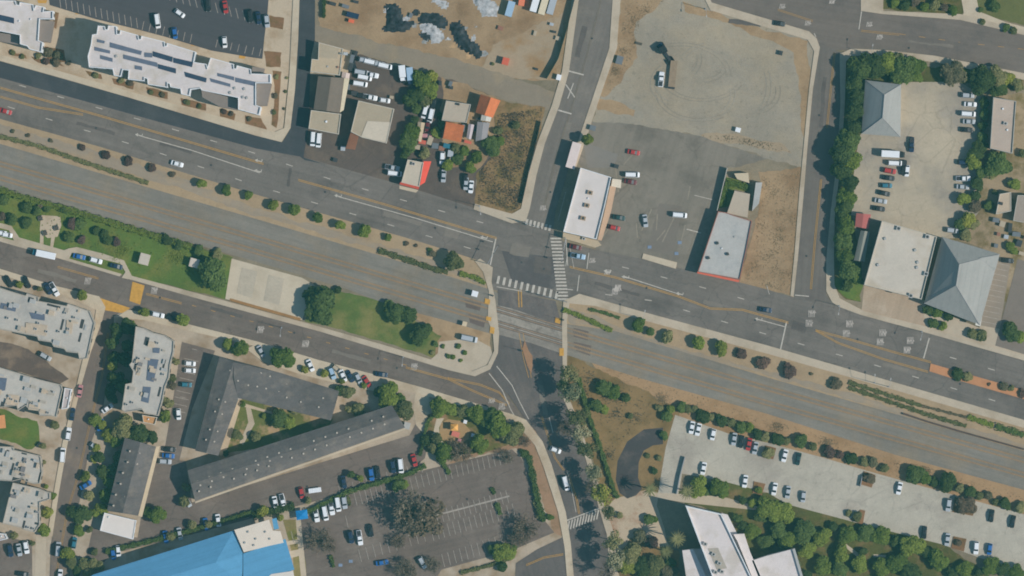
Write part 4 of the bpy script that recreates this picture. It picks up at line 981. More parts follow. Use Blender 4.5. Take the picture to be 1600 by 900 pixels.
def hipped(name, label, s, h, ridge, wall, rmt, cat='building'):
    a, b_, c_, d = pts(s); o = thing(name, label, cat); walls(o, [a, b_, c_, d], h - .1, wall); r0, r1 = ridge
    facet(o, 'roof_slope', [(*a, h), (*b_, h), r0], rmt); facet(o, 'roof_slope', [(*b_, h), (*c_, h), r1, r0], rmt); facet(o, 'roof_slope', [(*c_, h), (*d, h), r1], rmt); facet(o, 'roof_slope', [(*d, h), (*a, h), r0, r1], rmt)
    for m, q in ((a, r0), (b_, r0), (c_, r1), (d, r1), (r0, r1)):
        e = MB(); e.tube(W(m[0], m[1], m[2] if len(m) > 2 else h), W(*q), .16, .16, 5); e.obj('ridge_cap', CAP, o)
    return o
hipped('hip_roofed_hall', 'blue-grey hip-roofed hall at the corner of the concrete yard, under the trees', '1352,125 1408,132 1407,214 1346,209', 4.2, ((1382, 148, 9), (1379, 184, 9)), WM['cream'], HIP)
gable('red_roofed_hut', 'small dusty-red roofed hut beside the row of cars', '1338,333 1361,335 1357,358 1336,354', 3, .6, WM['cream'], rm('dusty_red', (168, 104, 102), .06), .5, .5, 'hut')
gable('long_shed', 'narrow grey-green shed left of the big off-white roof', '1345,360 1359,362 1351,409 1334,407', 3.6, .8, WM['stucco'], rm('grey_green_tin', (132, 138, 132), .05), .45, .45, 'shed')
o = flat('warehouse_building', 'big off-white flat-roofed warehouse south of the concrete yard', '1378,345 1464,370 1440,468 1350,445', 7, WM['cream'], rm('off_white', (190, 187, 178), .06, tint=c(178, 172, 158), tscale=.1), .6)
for x, y in ((1404, 357), (1449, 370), (1423, 462), (1447, 428)): hvac(o, x, y, 7, 1.6, 1.6, .9, 14)
for x, y in ((1383, 373), (1434, 410), (1433, 418), (1372, 414), (1430, 391)): vent(o, x, y, 7, .9, .6, HV)
o = hipped('hip_roofed_church', 'big blue-grey hip-roofed building with a bright south-east face', '1472,370 1562,397 1531,508 1444,474', 5.2, ((1499, 413, 13), (1494, 446, 13)), WM['cream'], HIP)
facet(o, 'dormer_roof', [(1530, 403, 9.2), (1562, 398, 5.6), (1556, 420, 5.6)], HIP); facet(o, 'dormer_roof', [(1530, 403, 9.2), (1556, 420, 5.6), (1546, 428, 5.4)], HIP)
facet(o, 'porch_roof', [(1528, 474, 5.6), (1538, 476, 5.0), (1532, 510, 5.0), (1524, 508, 5.4)], TINW)
o = flat('office_building', 'narrow pale flat-roofed building by the far right tree belt', '1552,152 1588,158 1582,240 1547,232', 5, WM['stucco'], rm('pale_office', (176, 166, 156), .06), .5); hvac(o, 1571, 193, 5, 1.5, 1.2, .8); vent(o, 1574, 203, 5, .6); vent(o, 1567, 170, 5, .6)
o = flat('garden_building', 'small cream house among the gardens by the right edge', '1562,303 1580,300 1580,330 1556,335', 3.6, WM['cream'], rm('garden_cream', (180, 168, 150), .06), .2, 'house'); hvac(o, 1564, 318, 3.6, 1.3, 1.1, .6, 15, HVD)
o = flat('garden_building', 'low grey-roofed garden house right of the small cream house', '1590,305 1612,305 1612,350 1583,345', 3.6, WM['stucco'], rm('garden_grey', (150, 144, 136), .08), .2, 'house')
# --- south west estate
RAP = rm('estate_grey', (177, 177, 172), .07, tint=c(163, 165, 163), tscale=.15); RDK = rm('estate_dark', (120, 122, 124), .1); WE = plain_mat('wall_estate', c(160, 158, 150), .85, .08); RAP2 = rm('estate_patio', (178, 168, 152), .09)
GE = 'pale grey estate blocks along the side street'
def estate(label, s, h, sol, slots, vents, pats=()):
    o = flat('estate_block', label, s, h, WE, RAP, .45, 'apartment block', GE)
    for q in sol: solar(o, q, h, SOLARL)
    for x, y, w_, l_ in slots: p = W(x, y, h); b = MB(); b.box(-w_ / 2, w_ / 2, -l_ / 2, l_ / 2, .02, .05, R(-14), (p.x, p.y, h)); b.obj('well_shade_plate', HVD, o)  # flat near-black plates: the shade inside roof wells is put into their colour
    for x, y in vents: hvac(o, x, y, h, 1.0, .9, .7, 14)
    for q in pats: addroof(o, 'patio', q, h + .3, RAP2, .3)
    pl = pts(s); r = random.Random(len(label)); x0, x1 = max(0, min(q[0] for q in pl)), max(q[0] for q in pl); y0, y1 = min(q[1] for q in pl), max(q[1] for q in pl); k = 0
    while k < 16:
        x, y = r.uniform(x0, x1), r.uniform(y0, y1)
        if not all(inside(x + a, y + b, pl) for a, b in ((-6, 0), (6, 0), (0, -6), (0, 6))): continue
        k += 1; w_, l_, t = r.uniform(.6, 2.6), r.uniform(.6, 2.2), r.random(); p = W(x, y, h); b = MB(); hb = r.uniform(.25, 1.1)
        b.box(-w_ / 2, w_ / 2, -l_ / 2, l_ / 2, .01, hb, R(-14), (p.x, p.y, h)); b.obj('roof_box', HV if t < .35 else RAP2 if t < .65 else WE if t < .85 else RDK, o)
    return o
estate('pale grey estate block with two solar arrays beside the school crosswalk', '-14,445 20,456 40,462 42,458 60,464 60,470 104,478 106,474 140,486 148,505 136,560 124,562 122,552 104,550 100,545 84,542 80,535 60,532 58,526 -14,512', 9.5, ('2,473 26,478 24,487 0,482', '46,488 70,491 70,501 50,498'), ((84, 478, 5, .8), (48, 468, 2, 1.6), (30, 457, 4, .8), (128, 506, 1.2, 3.4), (125, 527, .8, 3.4), (97, 507, .8, 4), (42, 507, 1, 1.6)), ((12, 497), (27, 500), (102, 489), (116, 496), (107, 514), (92, 518), (56, 514), (73, 518), (60, 505)), ('40,504 74,508 72,525 40,520', '104,500 114,502 112,522 103,520'))
estate('pale grey estate block below the rear alley with a solar array at the edge', '-14,571 0,574 30,583 62,593 95,601 98,608 88,652 80,650 62,650 60,640 44,638 40,634 28,642 26,634 -14,638', 9.5, ('-2,590 11,591 8,610 -4,612',), ((35, 640, 2, 1.6), (4, 632, 1.4, 2), (41, 629, .8, 2.4)), ((18, 624), (26, 627), (75, 645), (50, 630), (58, 634)), ('12,616 30,618 28,634 10,632', '46,626 62,630 60,642 44,640'))
o = flat('estate_wing', 'narrow lilac-grey wing beside the side street, right of the lower estate block', '101,606 112,608 106,638 96,640', 7.5, WM['white'], rm('lilac_grey', (172, 168, 170), .05), .4, 'apartment block', GE); vent(o, 105, 622, 7.5)
estate('tall pale grey estate block between the side street and the parking court', '212,510 226,513 240,520 258,524 272,533 271,550 266,570 264,590 258,604 254,625 247,650 226,646 222,640 196,644 190,640 192,628 196,600 206,598 208,580 202,570 206,565', 10.5, ('232,560 248,562 240,597 229,594', '224,604 236,605 232,630 221,627', '239,543 250,544 249,552 239,551'), ((229, 533, 1.6, 3), (249, 612, .8, 3.6), (256, 570, .7, 4), (211, 572, .7, 2.6)), ((217, 560), (212, 566), (207, 629), (198, 632), (246, 536), (255, 585), (218, 576)))
o = flat('estate_stair', 'small timber-coloured stair deck below the tall estate block', '222,648 246,652 242,664 224,660', 3.2, WM['cream'], rm('timber', (186, 148, 106), .12), .5, 'deck'); vent(o, 232, 655, 3.2)
estate('pale grey estate block below the small lawn', '-14,697 20,698 22,703 36,706 62,712 64,716 66,738 62,756 52,756 40,752 36,748 20,752 -14,750', 9.5, (), ((12, 706, 1, 1.4), (26, 750, 3.2, 1.6), (41, 754, .8, 2.4), (62, 745, .7, 3.4), (20, 729, .8, 2.6), (38, 708, 2, 1)), ((27, 733), (31, 734), (56, 720), (40, 722)))
estate('lowest pale grey estate block with a wide plain roof', '20,754 60,763 78,770 78,780 62,785 62,820 54,832 38,828 34,825 4,818 12,785', 9.5, (), ((37, 820, .8, 3.2), (57, 818, 1.4, .8), (66, 776, .6, 1.6)), ((52, 826), (58, 800), (44, 824)))
o = flat('estate_block', 'corner of an estate block left of the lowest lawn edge', '-14,832 8,834 12,842 -14,848', 6, WM['white'], rm('lilac_corner', (186, 182, 180), .05), .4, 'apartment block', GE); vent(o, 2, 838, 6)
# shingled terraces
SHG = rm('dark_shingle', (99, 101, 101), .11, tint=c(114, 113, 109), tscale=.25, streak=20, spots=.1)
GT = 'shingled terraces with many small roof vents'
RV = plain_mat('pale_vent', c(180, 176, 166), .6)
o = thing('shingled_terrace', 'L-shaped grey shingled terrace wrapping the small court', 'terrace', group=GT)
hh = 6
facet(o, 'roof_slope', [(343, 557, hh), (365, 566, hh + 1.7), (322, 708, hh + 1.7), (305, 704, hh)], SHG); facet(o, 'roof_slope', [(365, 566, hh + 1.7), (372, 625, hh), (341, 712, hh), (322, 708, hh + 1.7)], SHG)
facet(o, 'roof_slope', [(343, 557, hh), (440, 583, hh), (530, 611, hh), (524, 634, hh + 1.7), (365, 590, hh + 1.7), (365, 566, hh + 1.7)], SHG); facet(o, 'roof_slope', [(365, 590, hh + 1.7), (524, 634, hh + 1.7), (517, 657, hh), (372, 622, hh)], SHG)
walls(o, '345,560 529,611 517,656 385,622 373,626 340,711 307,704', hh - .1, WM['cream'], .4)
for x, y in ((386, 577), (393, 581), (408, 583), (422, 588), (434, 597), (448, 601), (360, 579), (377, 577), (372, 595), (388, 602), (402, 604), (416, 607), (436, 611), (451, 613), (466, 616), (480, 622), (470, 628), (505, 622), (498, 636), (448, 621), (342, 624), (352, 628), (336, 643), (347, 647), (328, 671), (340, 674), (322, 687), (335, 690)): vent(o, x, y, hh + 1.0, .55, .6, RV)
o = gable('shingled_terrace', 'long grey shingled terrace running diagonally beside the parking court', '293,735 305,783 633,668 612,633', 6, 2.0, WM['cream'], SHG, .45, .5, 'terrace', GT)
for i in range(17):
    t = (i + .5) / 17
    for f, jx in ((.22, 0), (.40, 4), (.66, 2)):
        if (i * 7 + int(f * 10)) % 5 == 0: continue
        x = 300 + 308 * t + jx; y = 735 - 102 * t + (12 + 36 * f) * (1 - .25 * t); vent(o, x, y, 7.2, .6, .6, RV)
facet(o, 'gutter', [(305, 784, 5.9), (633, 669, 5.9), (633, 671.5, 5.9), (305, 786.5, 5.9)], rm('gutter_cream', (186, 176, 156)))
o = gable('shingled_terrace', 'short grey shingled terrace standing by the overgrown hedge', '195,684 244,698 216,806 167,798', 6, 1.8, WM['cream'], SHG, .5, .5, 'terrace', GT)
for i in range(6):
    for sx in (-11, 4): x = 214 + sx - i * 5.5 + (i % 2) * 2; vent(o, x, 705 + i * 17 + (sx > 0) * 3, 7.0, .6, .6, RV)
facet(o, 'walkway_roof', [(244, 698, 5.0), (250, 697, 4.8), (222, 808, 4.8), (216, 806, 5.0)], rm('walk_cream', (190, 178, 154)))
o = flat('carport_building', 'white flat carport roof at the end of the short terrace', '163,801 213,813 208,843 156,829', 3.4, WM['white'], rm('bright_white', (212, 210, 208), .03), .2); vent(o, 170, 808, 3.4)
# blue roof
BLU = rm('blue_metal', (88, 148, 188), .05, streak=18)
o = thing('blue_roofed_hall', 'large hall with a bright blue metal roof and white flat sections', 'building')
facet(o, 'roof_slope', [(145, 898, 7), (365, 829, 7), (337, 879, 9.6), (250, 905, 9.6), (120, 940, 9.6), (110, 920, 7)], BLU); facet(o, 'roof_slope', [(365, 829, 7), (380, 866, 7.5), (378, 912, 7), (337, 879, 9.6)], BLU)
facet(o, 'roof_slope', [(337, 879, 9.6), (378, 912, 7), (370, 950, 7), (120, 950, 7.5), (120, 940, 9.6), (250, 905, 9.6)], BLU)
facet(o, 'roof_slope', [(380, 865, 7.8), (446, 842, 7.4), (460, 890, 6.6), (380, 918, 7.0)], BLU)
walls(o, '148,899 365,831 446,845 460,890 380,950 112,950', 6.4, WM['white'], .3)
addroof(o, 'flat_roof', '366,828 420,812 426,829 438,830 443,848 420,853 381,863', 8.2, rm('hall_white', (212, 206, 196), .04), z0=6); addroof(o, 'flat_roof', '424,897 458,892 462,912 400,918', 6.9, rm('hall_white2', (206, 204, 200), .04), .3)
facet(o, 'awning', [(425, 811, 5.4), (432, 809, 5.2), (436, 826, 5.2), (428, 828, 5.4)], BLU)
for x, y in ((388, 831), (415, 831), (400, 842), (383, 848), (422, 842), (397, 852)): vent(o, x, y, 8.2, .6, .5, HV)
# white civic building
RC = rm('civic_white', (206, 203, 205), .05, tint=c(192, 188, 184), tscale=.12)
o = flat('civic_building', 'tall white angular building at the bottom with stepped lower wings', '1071,790 1127,803 1180,914 1118,914', 12, WM['white'], RC, .9, 'building', None, .4)
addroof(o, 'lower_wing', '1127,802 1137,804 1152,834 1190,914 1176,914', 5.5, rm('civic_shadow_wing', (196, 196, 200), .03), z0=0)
addroof(o, 'lower_wing', '1146,835 1163,834 1172,862 1194,914 1180,914 1152,845', 8, RC, z0=0); addroof(o, 'lower_wing', '1066,860 1083,858 1110,914 1074,914', 8, RC, z0=0); addroof(o, 'lower_wing', '1083,858 1096,858 1120,914 1108,914', 5.4, RC, z0=0)
addroof(o, 'lower_wing', '1175,876 1200,868 1242,857 1258,914 1190,914', 8, RC, z0=0)
addroof(o, 'plant_deck', '1106,857 1122,856 1136,888 1120,890', 12.08, rm('plant_grey', (164, 162, 154), .1), .1)
for x, y in ((1102, 850), (1115, 866), (1124, 880), (1118, 894), (1128, 893)): hvac(o, x, y, 12, 1.6, 1.2, .9, 25)
addroof(o, 'parapet_fin', '1238,858 1242,857 1256,905 1252,906', 8.8, HV, .8)

# ------------------------------------------------------------------ vehicles
car_row('cars in the dark car park', 'in the dark car park behind the white apartment block', '246,33,82,white,v;325,8,84,black,u;352,11,80,red,s;391,25,82,black,u;404,28,82,navy,s;417,33,84,silver,u;273,52,82,blue,h;351,66,84,white,h')
vehicle(281, 21, 35, 'white', 'hatchback', 'white hatchback driving along the aisle of the dark car park', 'cars on the move', moving=True)
for x, y, a, col, k, lb in ((9, 174, 16, 'red', 'sedan', 'red sedan driving on the main road at the picture edge'), (277, 256, 15, 'white', 'sedan', 'white sedan on the main road just above the clipped street trees'), (899, 386, 12, 'maroon', 'sedan', 'maroon sedan waiting in front of the white corner store'),
                            (903, 400, 10, 'pale blue', 'pickup', 'pale blue pickup waiting beside the long crosswalk'), (1196, 484, 8, 'navy', 'sedan', 'navy sedan alone in the lanes near the left-turn stop line'), (1218, 37, 8, 'black', 'hatchback', 'black hatchback on the top road beside the gravel lot corner'),
                            (868, 703, 22, 'white', 'hatchback', 'white hatchback under the tree shade on the south road'), (884, 755, 75, 'white', 'van', 'white van on the south road near its lower crosswalk'), (596, 585, 8, 'navy', 'sedan', 'navy sedan pulling out beside the row of angled cars')):
    vehicle(x, y, a, col, k, lb, 'cars on the move', moving=True)
box_truck(68, 397, 12 + 180, 9.2, 'long white box truck with a blue cab beside the park', 'teal', 'white')
car_row('cars in the park bays', 'in the kerb bays beside the park', '2,364,8,white,h;11,367,10,white,h;124,401,14,blue,s;150,407,14,white,u;182,416,14,navy,s')
car_row('cars angled along the local street', 'angled along the lower kerb of the local street', '408,549,62,silver,s;485,571,66,white,s;519,583,68,pale blue,u;526,576,40,tan,h;536,587,66,white,s;547,588,62,navy,s;560,591,66,silver,h;573,596,58,red,s;85,452,62,white,p;75,451,62,navy,s;42,441,66,black,s;14,440,62,black,s')
vehicle(247, 492, 12, 'white', 'suv', 'white SUV between two small street trees', 'cars angled along the local street'); vehicle(270, 497, 12, 'black', 'sedan', 'black sedan in the shade of a street tree by the tall estate block', 'cars angled along the local street')
car_row('cars in the parking court', 'in the court beside the tall estate block', '297,568,4,white,h;297,579,4,white,h;291,601,4,teal,h;279,647,85,white,h;265,702,4,black,s;263,712,6,blue,s;258,721,4,silver,u', 'y')
vehicle(71, 557, 30, 'silver', 'suv', 'silver SUV at the mouth of the rear alley', 'cars around the estate')
car_row('cars parked along the side street', 'parked along the side street', '113,647,-82,navy,s;107,678,-82,white,u;98,711,-84,white,v;148,698,40,silver,h;134,758,-30,blue,s;116,848,-80,teal,h;91,858,-86,silver,v;168,638,-35,white,s;125,611,-80,pink,s;157,664,-80,blue,s;94,898,-85,white,h', 'y')
car_row('cars in the small car park', 'in the small car park by the lower lane', '16,860,80,navy,u;30,859,80,silver,s;41,855,80,white,u;36,897,8,black,s')
car_row('cars beside the long terrace', 'facing the hedge by the long terrace', '430,785,78,white,s;442,783,76,white,p;471,770,78,red,h;537,753,80,navy,s;580,741,80,blue,u;590,738,80,black,s;614,729,80,navy,u;626,728,82,white,v;647,719,76,red,s;177,866,82,blue,h;185,861,84,white,h;259,839,80,blue,s;281,834,80,silver,s;322,819,80,blue,s;341,813,82,white,s;293,784,60,silver,h')
o = container('boat_trailer', 'small white boat trailer between the red hatchback and the hedge', 'trailer', 492, 766, 4.6, 1.7, 1.3, -8, PM['white'], None, True)
car_row('cars in the large car park', 'in the large car park', '494,804,80,white,p;508,802,80,white,v;518,793,80,white,p;528,788,80,white,v;538,785,80,silver,u;548,839,80,navy,u;562,840,80,white,p;579,829,80,black,s;597,879,-8,blue,s;660,879,58,silver,u;505,795,80,black,s')
car_row('vehicles in the left column of the concrete yard', 'in the left column of the concrete yard', '1399,255,4,white,v;1390,267,8,red,u;1388,278,8,black,s;1385,290,2,teal,h;1381,302,10,black,s;1376,314,8,silver,s;1373,326,10,black,s;1412,262,95,black,p;1417,267,95,white,h;1424,226,92,navy,p', 'y')
box_truck(1395, 241, 3, 8.6, 'long white box truck at the head of the left column of cars', 'black', 'white')
car_row('vehicles in the right column of the concrete yard', 'in the right column of the concrete yard', '1512,149,4,silver,u;1516,163,4,white,s;1513,178,3,white,v;1514,190,4,silver,s;1510,203,4,black,s;1506,254,4,navy,u;1505,279,2,white,p;1504,292,4,silver,s;1488,360,6,silver,u', 'y')
vehicle(1574, 407, 6, 'black', 'sedan', 'black sedan behind the big hip-roofed building', 'cars around the gardens')
car_row('cars in the old asphalt car park', 'in the old car park beside the white corner store', '990,238,10,red,s;988,273,3,white,v;985,284,8,maroon,s;967,340,8,green,s;960,356,12,red,h;1008,345,84,silver,s;1062,336,6,white,v', 'y')
vehicle(1033, 124, -84, 'white', 'pickup', 'white pickup standing beside the flatbed trailer', 'vehicles on the gravel lot')
SE = '1081,668,102,white,s;1091,671,102,white,s;1114,679,102,white,h;1147,686,100,silver,s;1158,690,100,black,s;1170,694,100,red,s;1180,700,100,silver,s;1099,732,102,white,s;1164,752,100,white,s;1226,712,102,white,s;1247,717,102,green,s;1210,764,100,white,s;1231,769,100,silver,s;1255,776,98,silver,h;1405,763,102,white,s;1482,789,98,silver,u;1549,806,100,black,s;1582,815,100,black,s;1444,832,94,black,s;1480,843,96,silver,s;1525,856,96,white,u;1546,858,96,blue,h'
car_row('cars in the pale concrete car park', 'in the pale concrete car park below the railway', SE)
car_row('vehicles in the fenced work yard', 'in the asphalt work yard', '570,94,12,silver,u;580,97,12,white,v;592,100,12,silver,u;602,103,14,white,v;565,113,10,silver,v;570,121,10,white,v;563,131,10,white,v;580,117,12,white,p;566,150,12,black,u;578,152,12,white,p;601,157,10,white,h;552,101,75,black,s;489,217,96,white,v;498,219,96,white,v;613,262,12,silver,p;617,271,8,white,v')
box_truck(629, 116, 84, 6.4, 'white box truck parked against the tree belt of the work yard', 'white', 'white'); box_truck(641, 120, 84, 6.8, 'blue-boxed truck parked against the tree belt of the work yard', 'navy', 'pale blue')
car_row('cars among the tiled houses', 'on the lots around the tile-roofed houses', '664,174,104,white,v;673,181,104,white,v;668,196,96,maroon,s;666,212,4,pink,h;678,160,100,black,s;691,247,95,white,u;693,275,95,silver,s;728,287,95,silver,s;736,292,95,white,s;727,280,95,black,h', 'y')
o = thing('semi_truck', 'dark semi truck jackknifed with a tan flatbed trailer on the gravel lot', 'truck')
def part(nm, mt, *bx):
    b = MB()
    for q in bx: b.box(*q[:6], q[6], q[7])
    return b.obj(nm, mt, o)
p0, p1 = W(1041, 85), W(1051, 117); t0, t1 = R(-57), R(-96)
part('cab', PM['black'], (-3.4, -1.3, -1.2, 1.2, .8, 3.3, t0, tuple(p0)), (-1.3, -.6, -1.1, 1.1, .8, 2.6, t0, tuple(p0))); part('hood', PM['navy'], (-4.6, -3.4, -.9, .9, .7, 1.9, t0, tuple(p0))); part('chassis', BEDM, (-3.4, 3.6, -.5, .5, .6, 1.0, t0, tuple(p0)))
part('windscreen', GLASS, (-3.46, -3.402, -1.0, 1.0, 2.0, 3.0, t0, tuple(p0))); part('trailer_deck', plain_mat('deck_timber', c(140, 128, 110), .8, .12), (-5.2, 5.0, -1.25, 1.25, 1.1, 1.35, t1, tuple(p1))); part('tailgate', BEDM, (4.5, 5.2, -1.28, 1.28, .9, 1.5, t1, tuple(p1)))
for xx, yy in ((-4, 1), (-4, -1), (2.2, 1), (2.2, -1), (3.2, 1), (3.2, -1)): part('wheel', RUBBER, (xx - .5, xx + .5, yy * 1.15 - .2, yy * 1.15 + .2, 0, 1.0, t0, tuple(p0)))
for xx, yy in ((2.6, 1), (2.6, -1), (3.7, 1), (3.7, -1)): part('wheel', RUBBER, (xx - .45, xx + .45, yy * 1.05 - .2, yy * 1.05 + .2, 0, .95, t1, tuple(p1)))
# --- building site and yard clutter
for x, y, ln, w_, h_, a, mt, lb in ((797, 14, 5.6, 2.6, 2.6, 106, 'pale blue', 'pale blue-grey container on the building site, leftmost of the row'), (836, 6, 6.0, 2.5, 2.8, 106, 'white', 'white container on the building site, second in the row'), (849, 10, 6.2, 2.5, 2.8, 106, 'tan', 'cream container on the building site, third in the row'), (862, 10, 6, 2.5, 2.8, 106, 'silver', 'grey container on the building site, beside the green screen fence')):
    container('storage_container', lb, 'container', x, y, ln, w_, h_, a, PM[mt] if mt != 'tan' else plain_mat('cream_steel', c(206, 200, 178), .5), 'containers on the building site')
container('small_container', 'short orange container among the building site containers', 'container', 815, 4, 2.4, 2.2, 2.2, 100, plain_mat('orange_steel', c(214, 130, 100), .5))
TARP = plain_mat('black_sheeting', (.022, .026, .03), .6, .9, 0, .8, .3); TARPW = plain_mat('white_sheeting', (.42, .41, .40), .7, .4, 0, .8); CONCR = plain_mat('broken_concrete', (.30, .29, .27), .9, .3, 0, .9)
for nm, lb, s, h_, mt, sd_ in (('tarp_heap', 'heap of black sheeting on the building site, leftmost', '602,6 616,8 626,18 628,34 646,34 644,42 626,50 604,50 596,44 606,34', 1.6, TARP, 2), ('tarp_heap', 'arched heap of black sheeting above the white sheeting', '652,28 660,20 680,22 696,30 700,42 690,44 672,36 656,36', 1.6, TARP, 3), ('tarp_heap', 'long tail of black sheeting ending at the gravel lane', '702,36 716,34 724,46 732,62 748,74 752,92 738,84 722,76 712,62', 1.6, TARP, 4),
                              ('tarp_heap', 'pile of crumpled white sheeting between the black heaps', '656,38 668,34 684,44 692,56 688,68 676,66 676,54 660,48', 1.4, TARPW, 5), ('tarp_heap', 'small dark heap below the white sheeting', '654,50 674,52 674,66 664,62', 1.2, TARP, 6), ('rubble_heap', 'long heap of white sheets near the top edge of the building site', '664,-6 690,-4 702,12 694,14 680,2', .6, TARPW, 7), ('rubble_heap', 'spread of pale broken concrete by the first container', '736,-8 756,-6 778,12 774,26 758,26 746,8', 1.0, TARPW, 8)):
    heap(nm, lb, 'heap', s, h_ * .45, mt, sd_, .7, .8)
for nm, lb, cat, x, y, w_, l_, h_, mt in (('waste_skip', 'dark waste skip near the green hedge of the building site', 'skip', 551, 24, 4.5, 1.9, 1.6, PM['navy']), ('work_machine', 'small orange and tan machine below the dark skip', 'machine', 549, 33, 2, 1.2, 1.4, plain_mat('orange_machine', c(210, 110, 80), .5)), ('loader_machine', 'small red and white loader alone on the building site', 'loader', 790, 96, 2.4, 2.6, 2.2, plain_mat('loader_red', c(196, 104, 84), .5)),
                                      ('utility_box', 'white utility cabinet by the north street pavement', 'utility box', 873, 121, 1.6, 2, 1.6, PM['white']), ('bin_store', 'grey dumpster at the bend of the north street pavement', 'dumpster', 926, 200, 2.2, 1.8, 1.5, PM['grey']), ('site_box', 'white site box on the gravel lot beside the dry verge', 'box', 1153, 203, 1.8, 1.6, 1.4, PM['white']), ('relay_cabinet', 'white railway relay cabinet at the corner of the crossing', 'cabinet', 742, 459, 2.2, 2.0, 2.4, PM['white']),
                                      ('relay_cabinet', 'cream railway cabinet beside the parked white service van', 'cabinet', 726, 506, 1.6, 1.6, 2, plain_mat('cabinet_cream', c(196, 184, 160), .6)), ('dumpster', 'dark dumpster by the old car park\'s upper edge', 'dumpster', 963, 260, 1.6, 1.4, 1.4, HVD), ('dumpster', 'grey tank left alone on the dry verge by the north street', 'tank', 968, 94, 2.4, 3, 1.3, PM['grey']), ('pallet_stack', 'low brown pallet on the verge of the gravel lot', 'pallet', 998, 68, 2.4, .9, .4, BARK),
                                      ('site_box', 'small dark box standing in the upper right of the gravel lot', 'box', 1220, 83, 1.2, 1.6, 1.2, HVD), ('utility_box', 'pale park kiosk on the lawn, left one', 'kiosk', 226, 405, 3.6, 4.0, 2.6, plain_mat('kiosk_a', c(186, 182, 172), .7)), ('utility_box', 'pale park kiosk on the lawn beside the big dark tree', 'kiosk', 304, 411, 3.4, 3.2, 2.6, plain_mat('kiosk_b', c(190, 184, 176), .7)), ('utility_box', 'grey cabinet in the planted court by the railway end', 'cabinet', 577, 668, 2.2, 2.4, 2.2, HV)):
    if nm == 'utility_box' and x == 577: x, y = 636, 665
    box_thing(nm, lb, cat, x, y, w_, l_, h_, mt)
vehicle(733, 529, 12, 'silver', 'van', 'silver-white service van parked by the railway crossing', 'cars on the move')
for v in [o for o in scn.objects if o.get('label') == 'silver-white service van parked by the railway crossing']: v.scale = (1.15, 1.15, 1.1)
o = thing('blue_canopy', 'bright blue square canopy at the head of the large car park', 'canopy', tuple(W(472, 804)), R(8))
b = MB(); b.add([(-2.1, -1.7, 2.6), (2.1, -1.7, 2.6), (2.1, 1.7, 2.6), (-2.1, 1.7, 2.6), (0, 0, 3.2)], [(0, 1, 4), (1, 2, 4), (2, 3, 4), (3, 0, 4)]); b.obj('canopy_cloth', plain_mat('blue_cloth', c(30, 128, 190), .7, .03), o)
for sx in (-1, 1):
    for sy in (-1, 1): b = MB(); b.tube((2 * sx, 1.6 * sy, 0), (2 * sx, 1.6 * sy, 2.6), .05, .05, 6); b.obj('post', STEEL, o)
o = thing('play_structure', 'yellow and red climbing frame on the rubber play surface', 'play structure', tuple(W(709, 671, 0)))
b = MB(); b.box(-1, 1.4, -.2, 1.8, 1.4, 1.5); b.obj('platform', plain_mat('play_red', c(180, 96, 92), .6), o); b = MB(); b.add([(-1.2, -.4, 2.8), (1.6, -.4, 2.8), (1.6, 2, 2.8), (-1.2, 2, 2.8), (.2, .8, 3.7)], [(0, 1, 4), (1, 2, 4), (2, 3, 4), (3, 0, 4)]); b.obj('roof', plain_mat('play_yellow', c(220, 168, 96), .6), o)
b = MB(); b.box(-.3, 2.6, -2.4, -.5, .5, .9, -.3); b.obj('slide', plain_mat('play_pink', c(196, 120, 108), .5), o)
for sx, sy in ((-.9, -.1), (1.3, -.1), (1.3, 1.7), (-.9, 1.7)): b = MB(); b.tube((sx, sy, 0), (sx, sy, 2.9), .07, .07, 6); b.obj('post', STEEL, o)
for x, y in ((727, 659), (739, 680), (718, 688)): box_thing('play_board', {727: 'white play panel at the upper right of the play surface', 739: 'white play panel nearest the big green tree', 718: 'pink play block at the lower end of the play surface'}[x], 'play panel', x, y, 1.2, 1.2, 1, PM['white' if x != 718 else 'pink'])
o = thing('slide_tower', 'orange slide tower on the small lawn at the picture edge', 'slide', tuple(W(2, 659)))
b = MB(); b.box(-1.6, 1.6, -2.4, 2.4, 1.6, 1.75, .1); b.obj('deck', plain_mat('slide_orange', c(206, 150, 104), .6), o)
for sx, sy in ((-1.4, -2.1), (1.4, -2.1), (1.4, 2.1), (-1.4, 2.1)): b = MB(); b.tube((sx, sy, 0), (sx, sy, 1.6), .08, .08, 6); b.obj('leg', STEEL, o)
for x, y, lb in ((63, 341, 'upper dark picnic table on the small paved park square'), (88, 356, 'right dark picnic table on the small paved park square'), (70, 364, 'lower dark picnic table on the small paved park square')):
    o = thing('picnic_table', lb, 'picnic table', tuple(W(x, y)), .3, 'picnic tables on the paved square'); b = MB(); b.box(-.9, .9, -.4, .4, .7, .76); b.obj('tabletop', BARK, o)
    for s_ in (-1, 1):
        b = MB(); b.box(-.9, .9, s_ * .75 - .14, s_ * .75 + .14, .42, .46); b.obj('bench', BARK, o); b = MB(); b.box(s_ * .7 - .04, s_ * .7 + .04, -.8, .8, .05, .7); b.obj('leg', STEEL, o)
sheet('park_square', '64,336 94,338 96,352 90,370 74,372 62,360', BEIGE, 4); sheet('park_path', '63,360 68,360 68,390 62,388', BEIGE, 5); sheet('park_path', '80,370 86,370 82,392 78,390', BEIGE, 5)
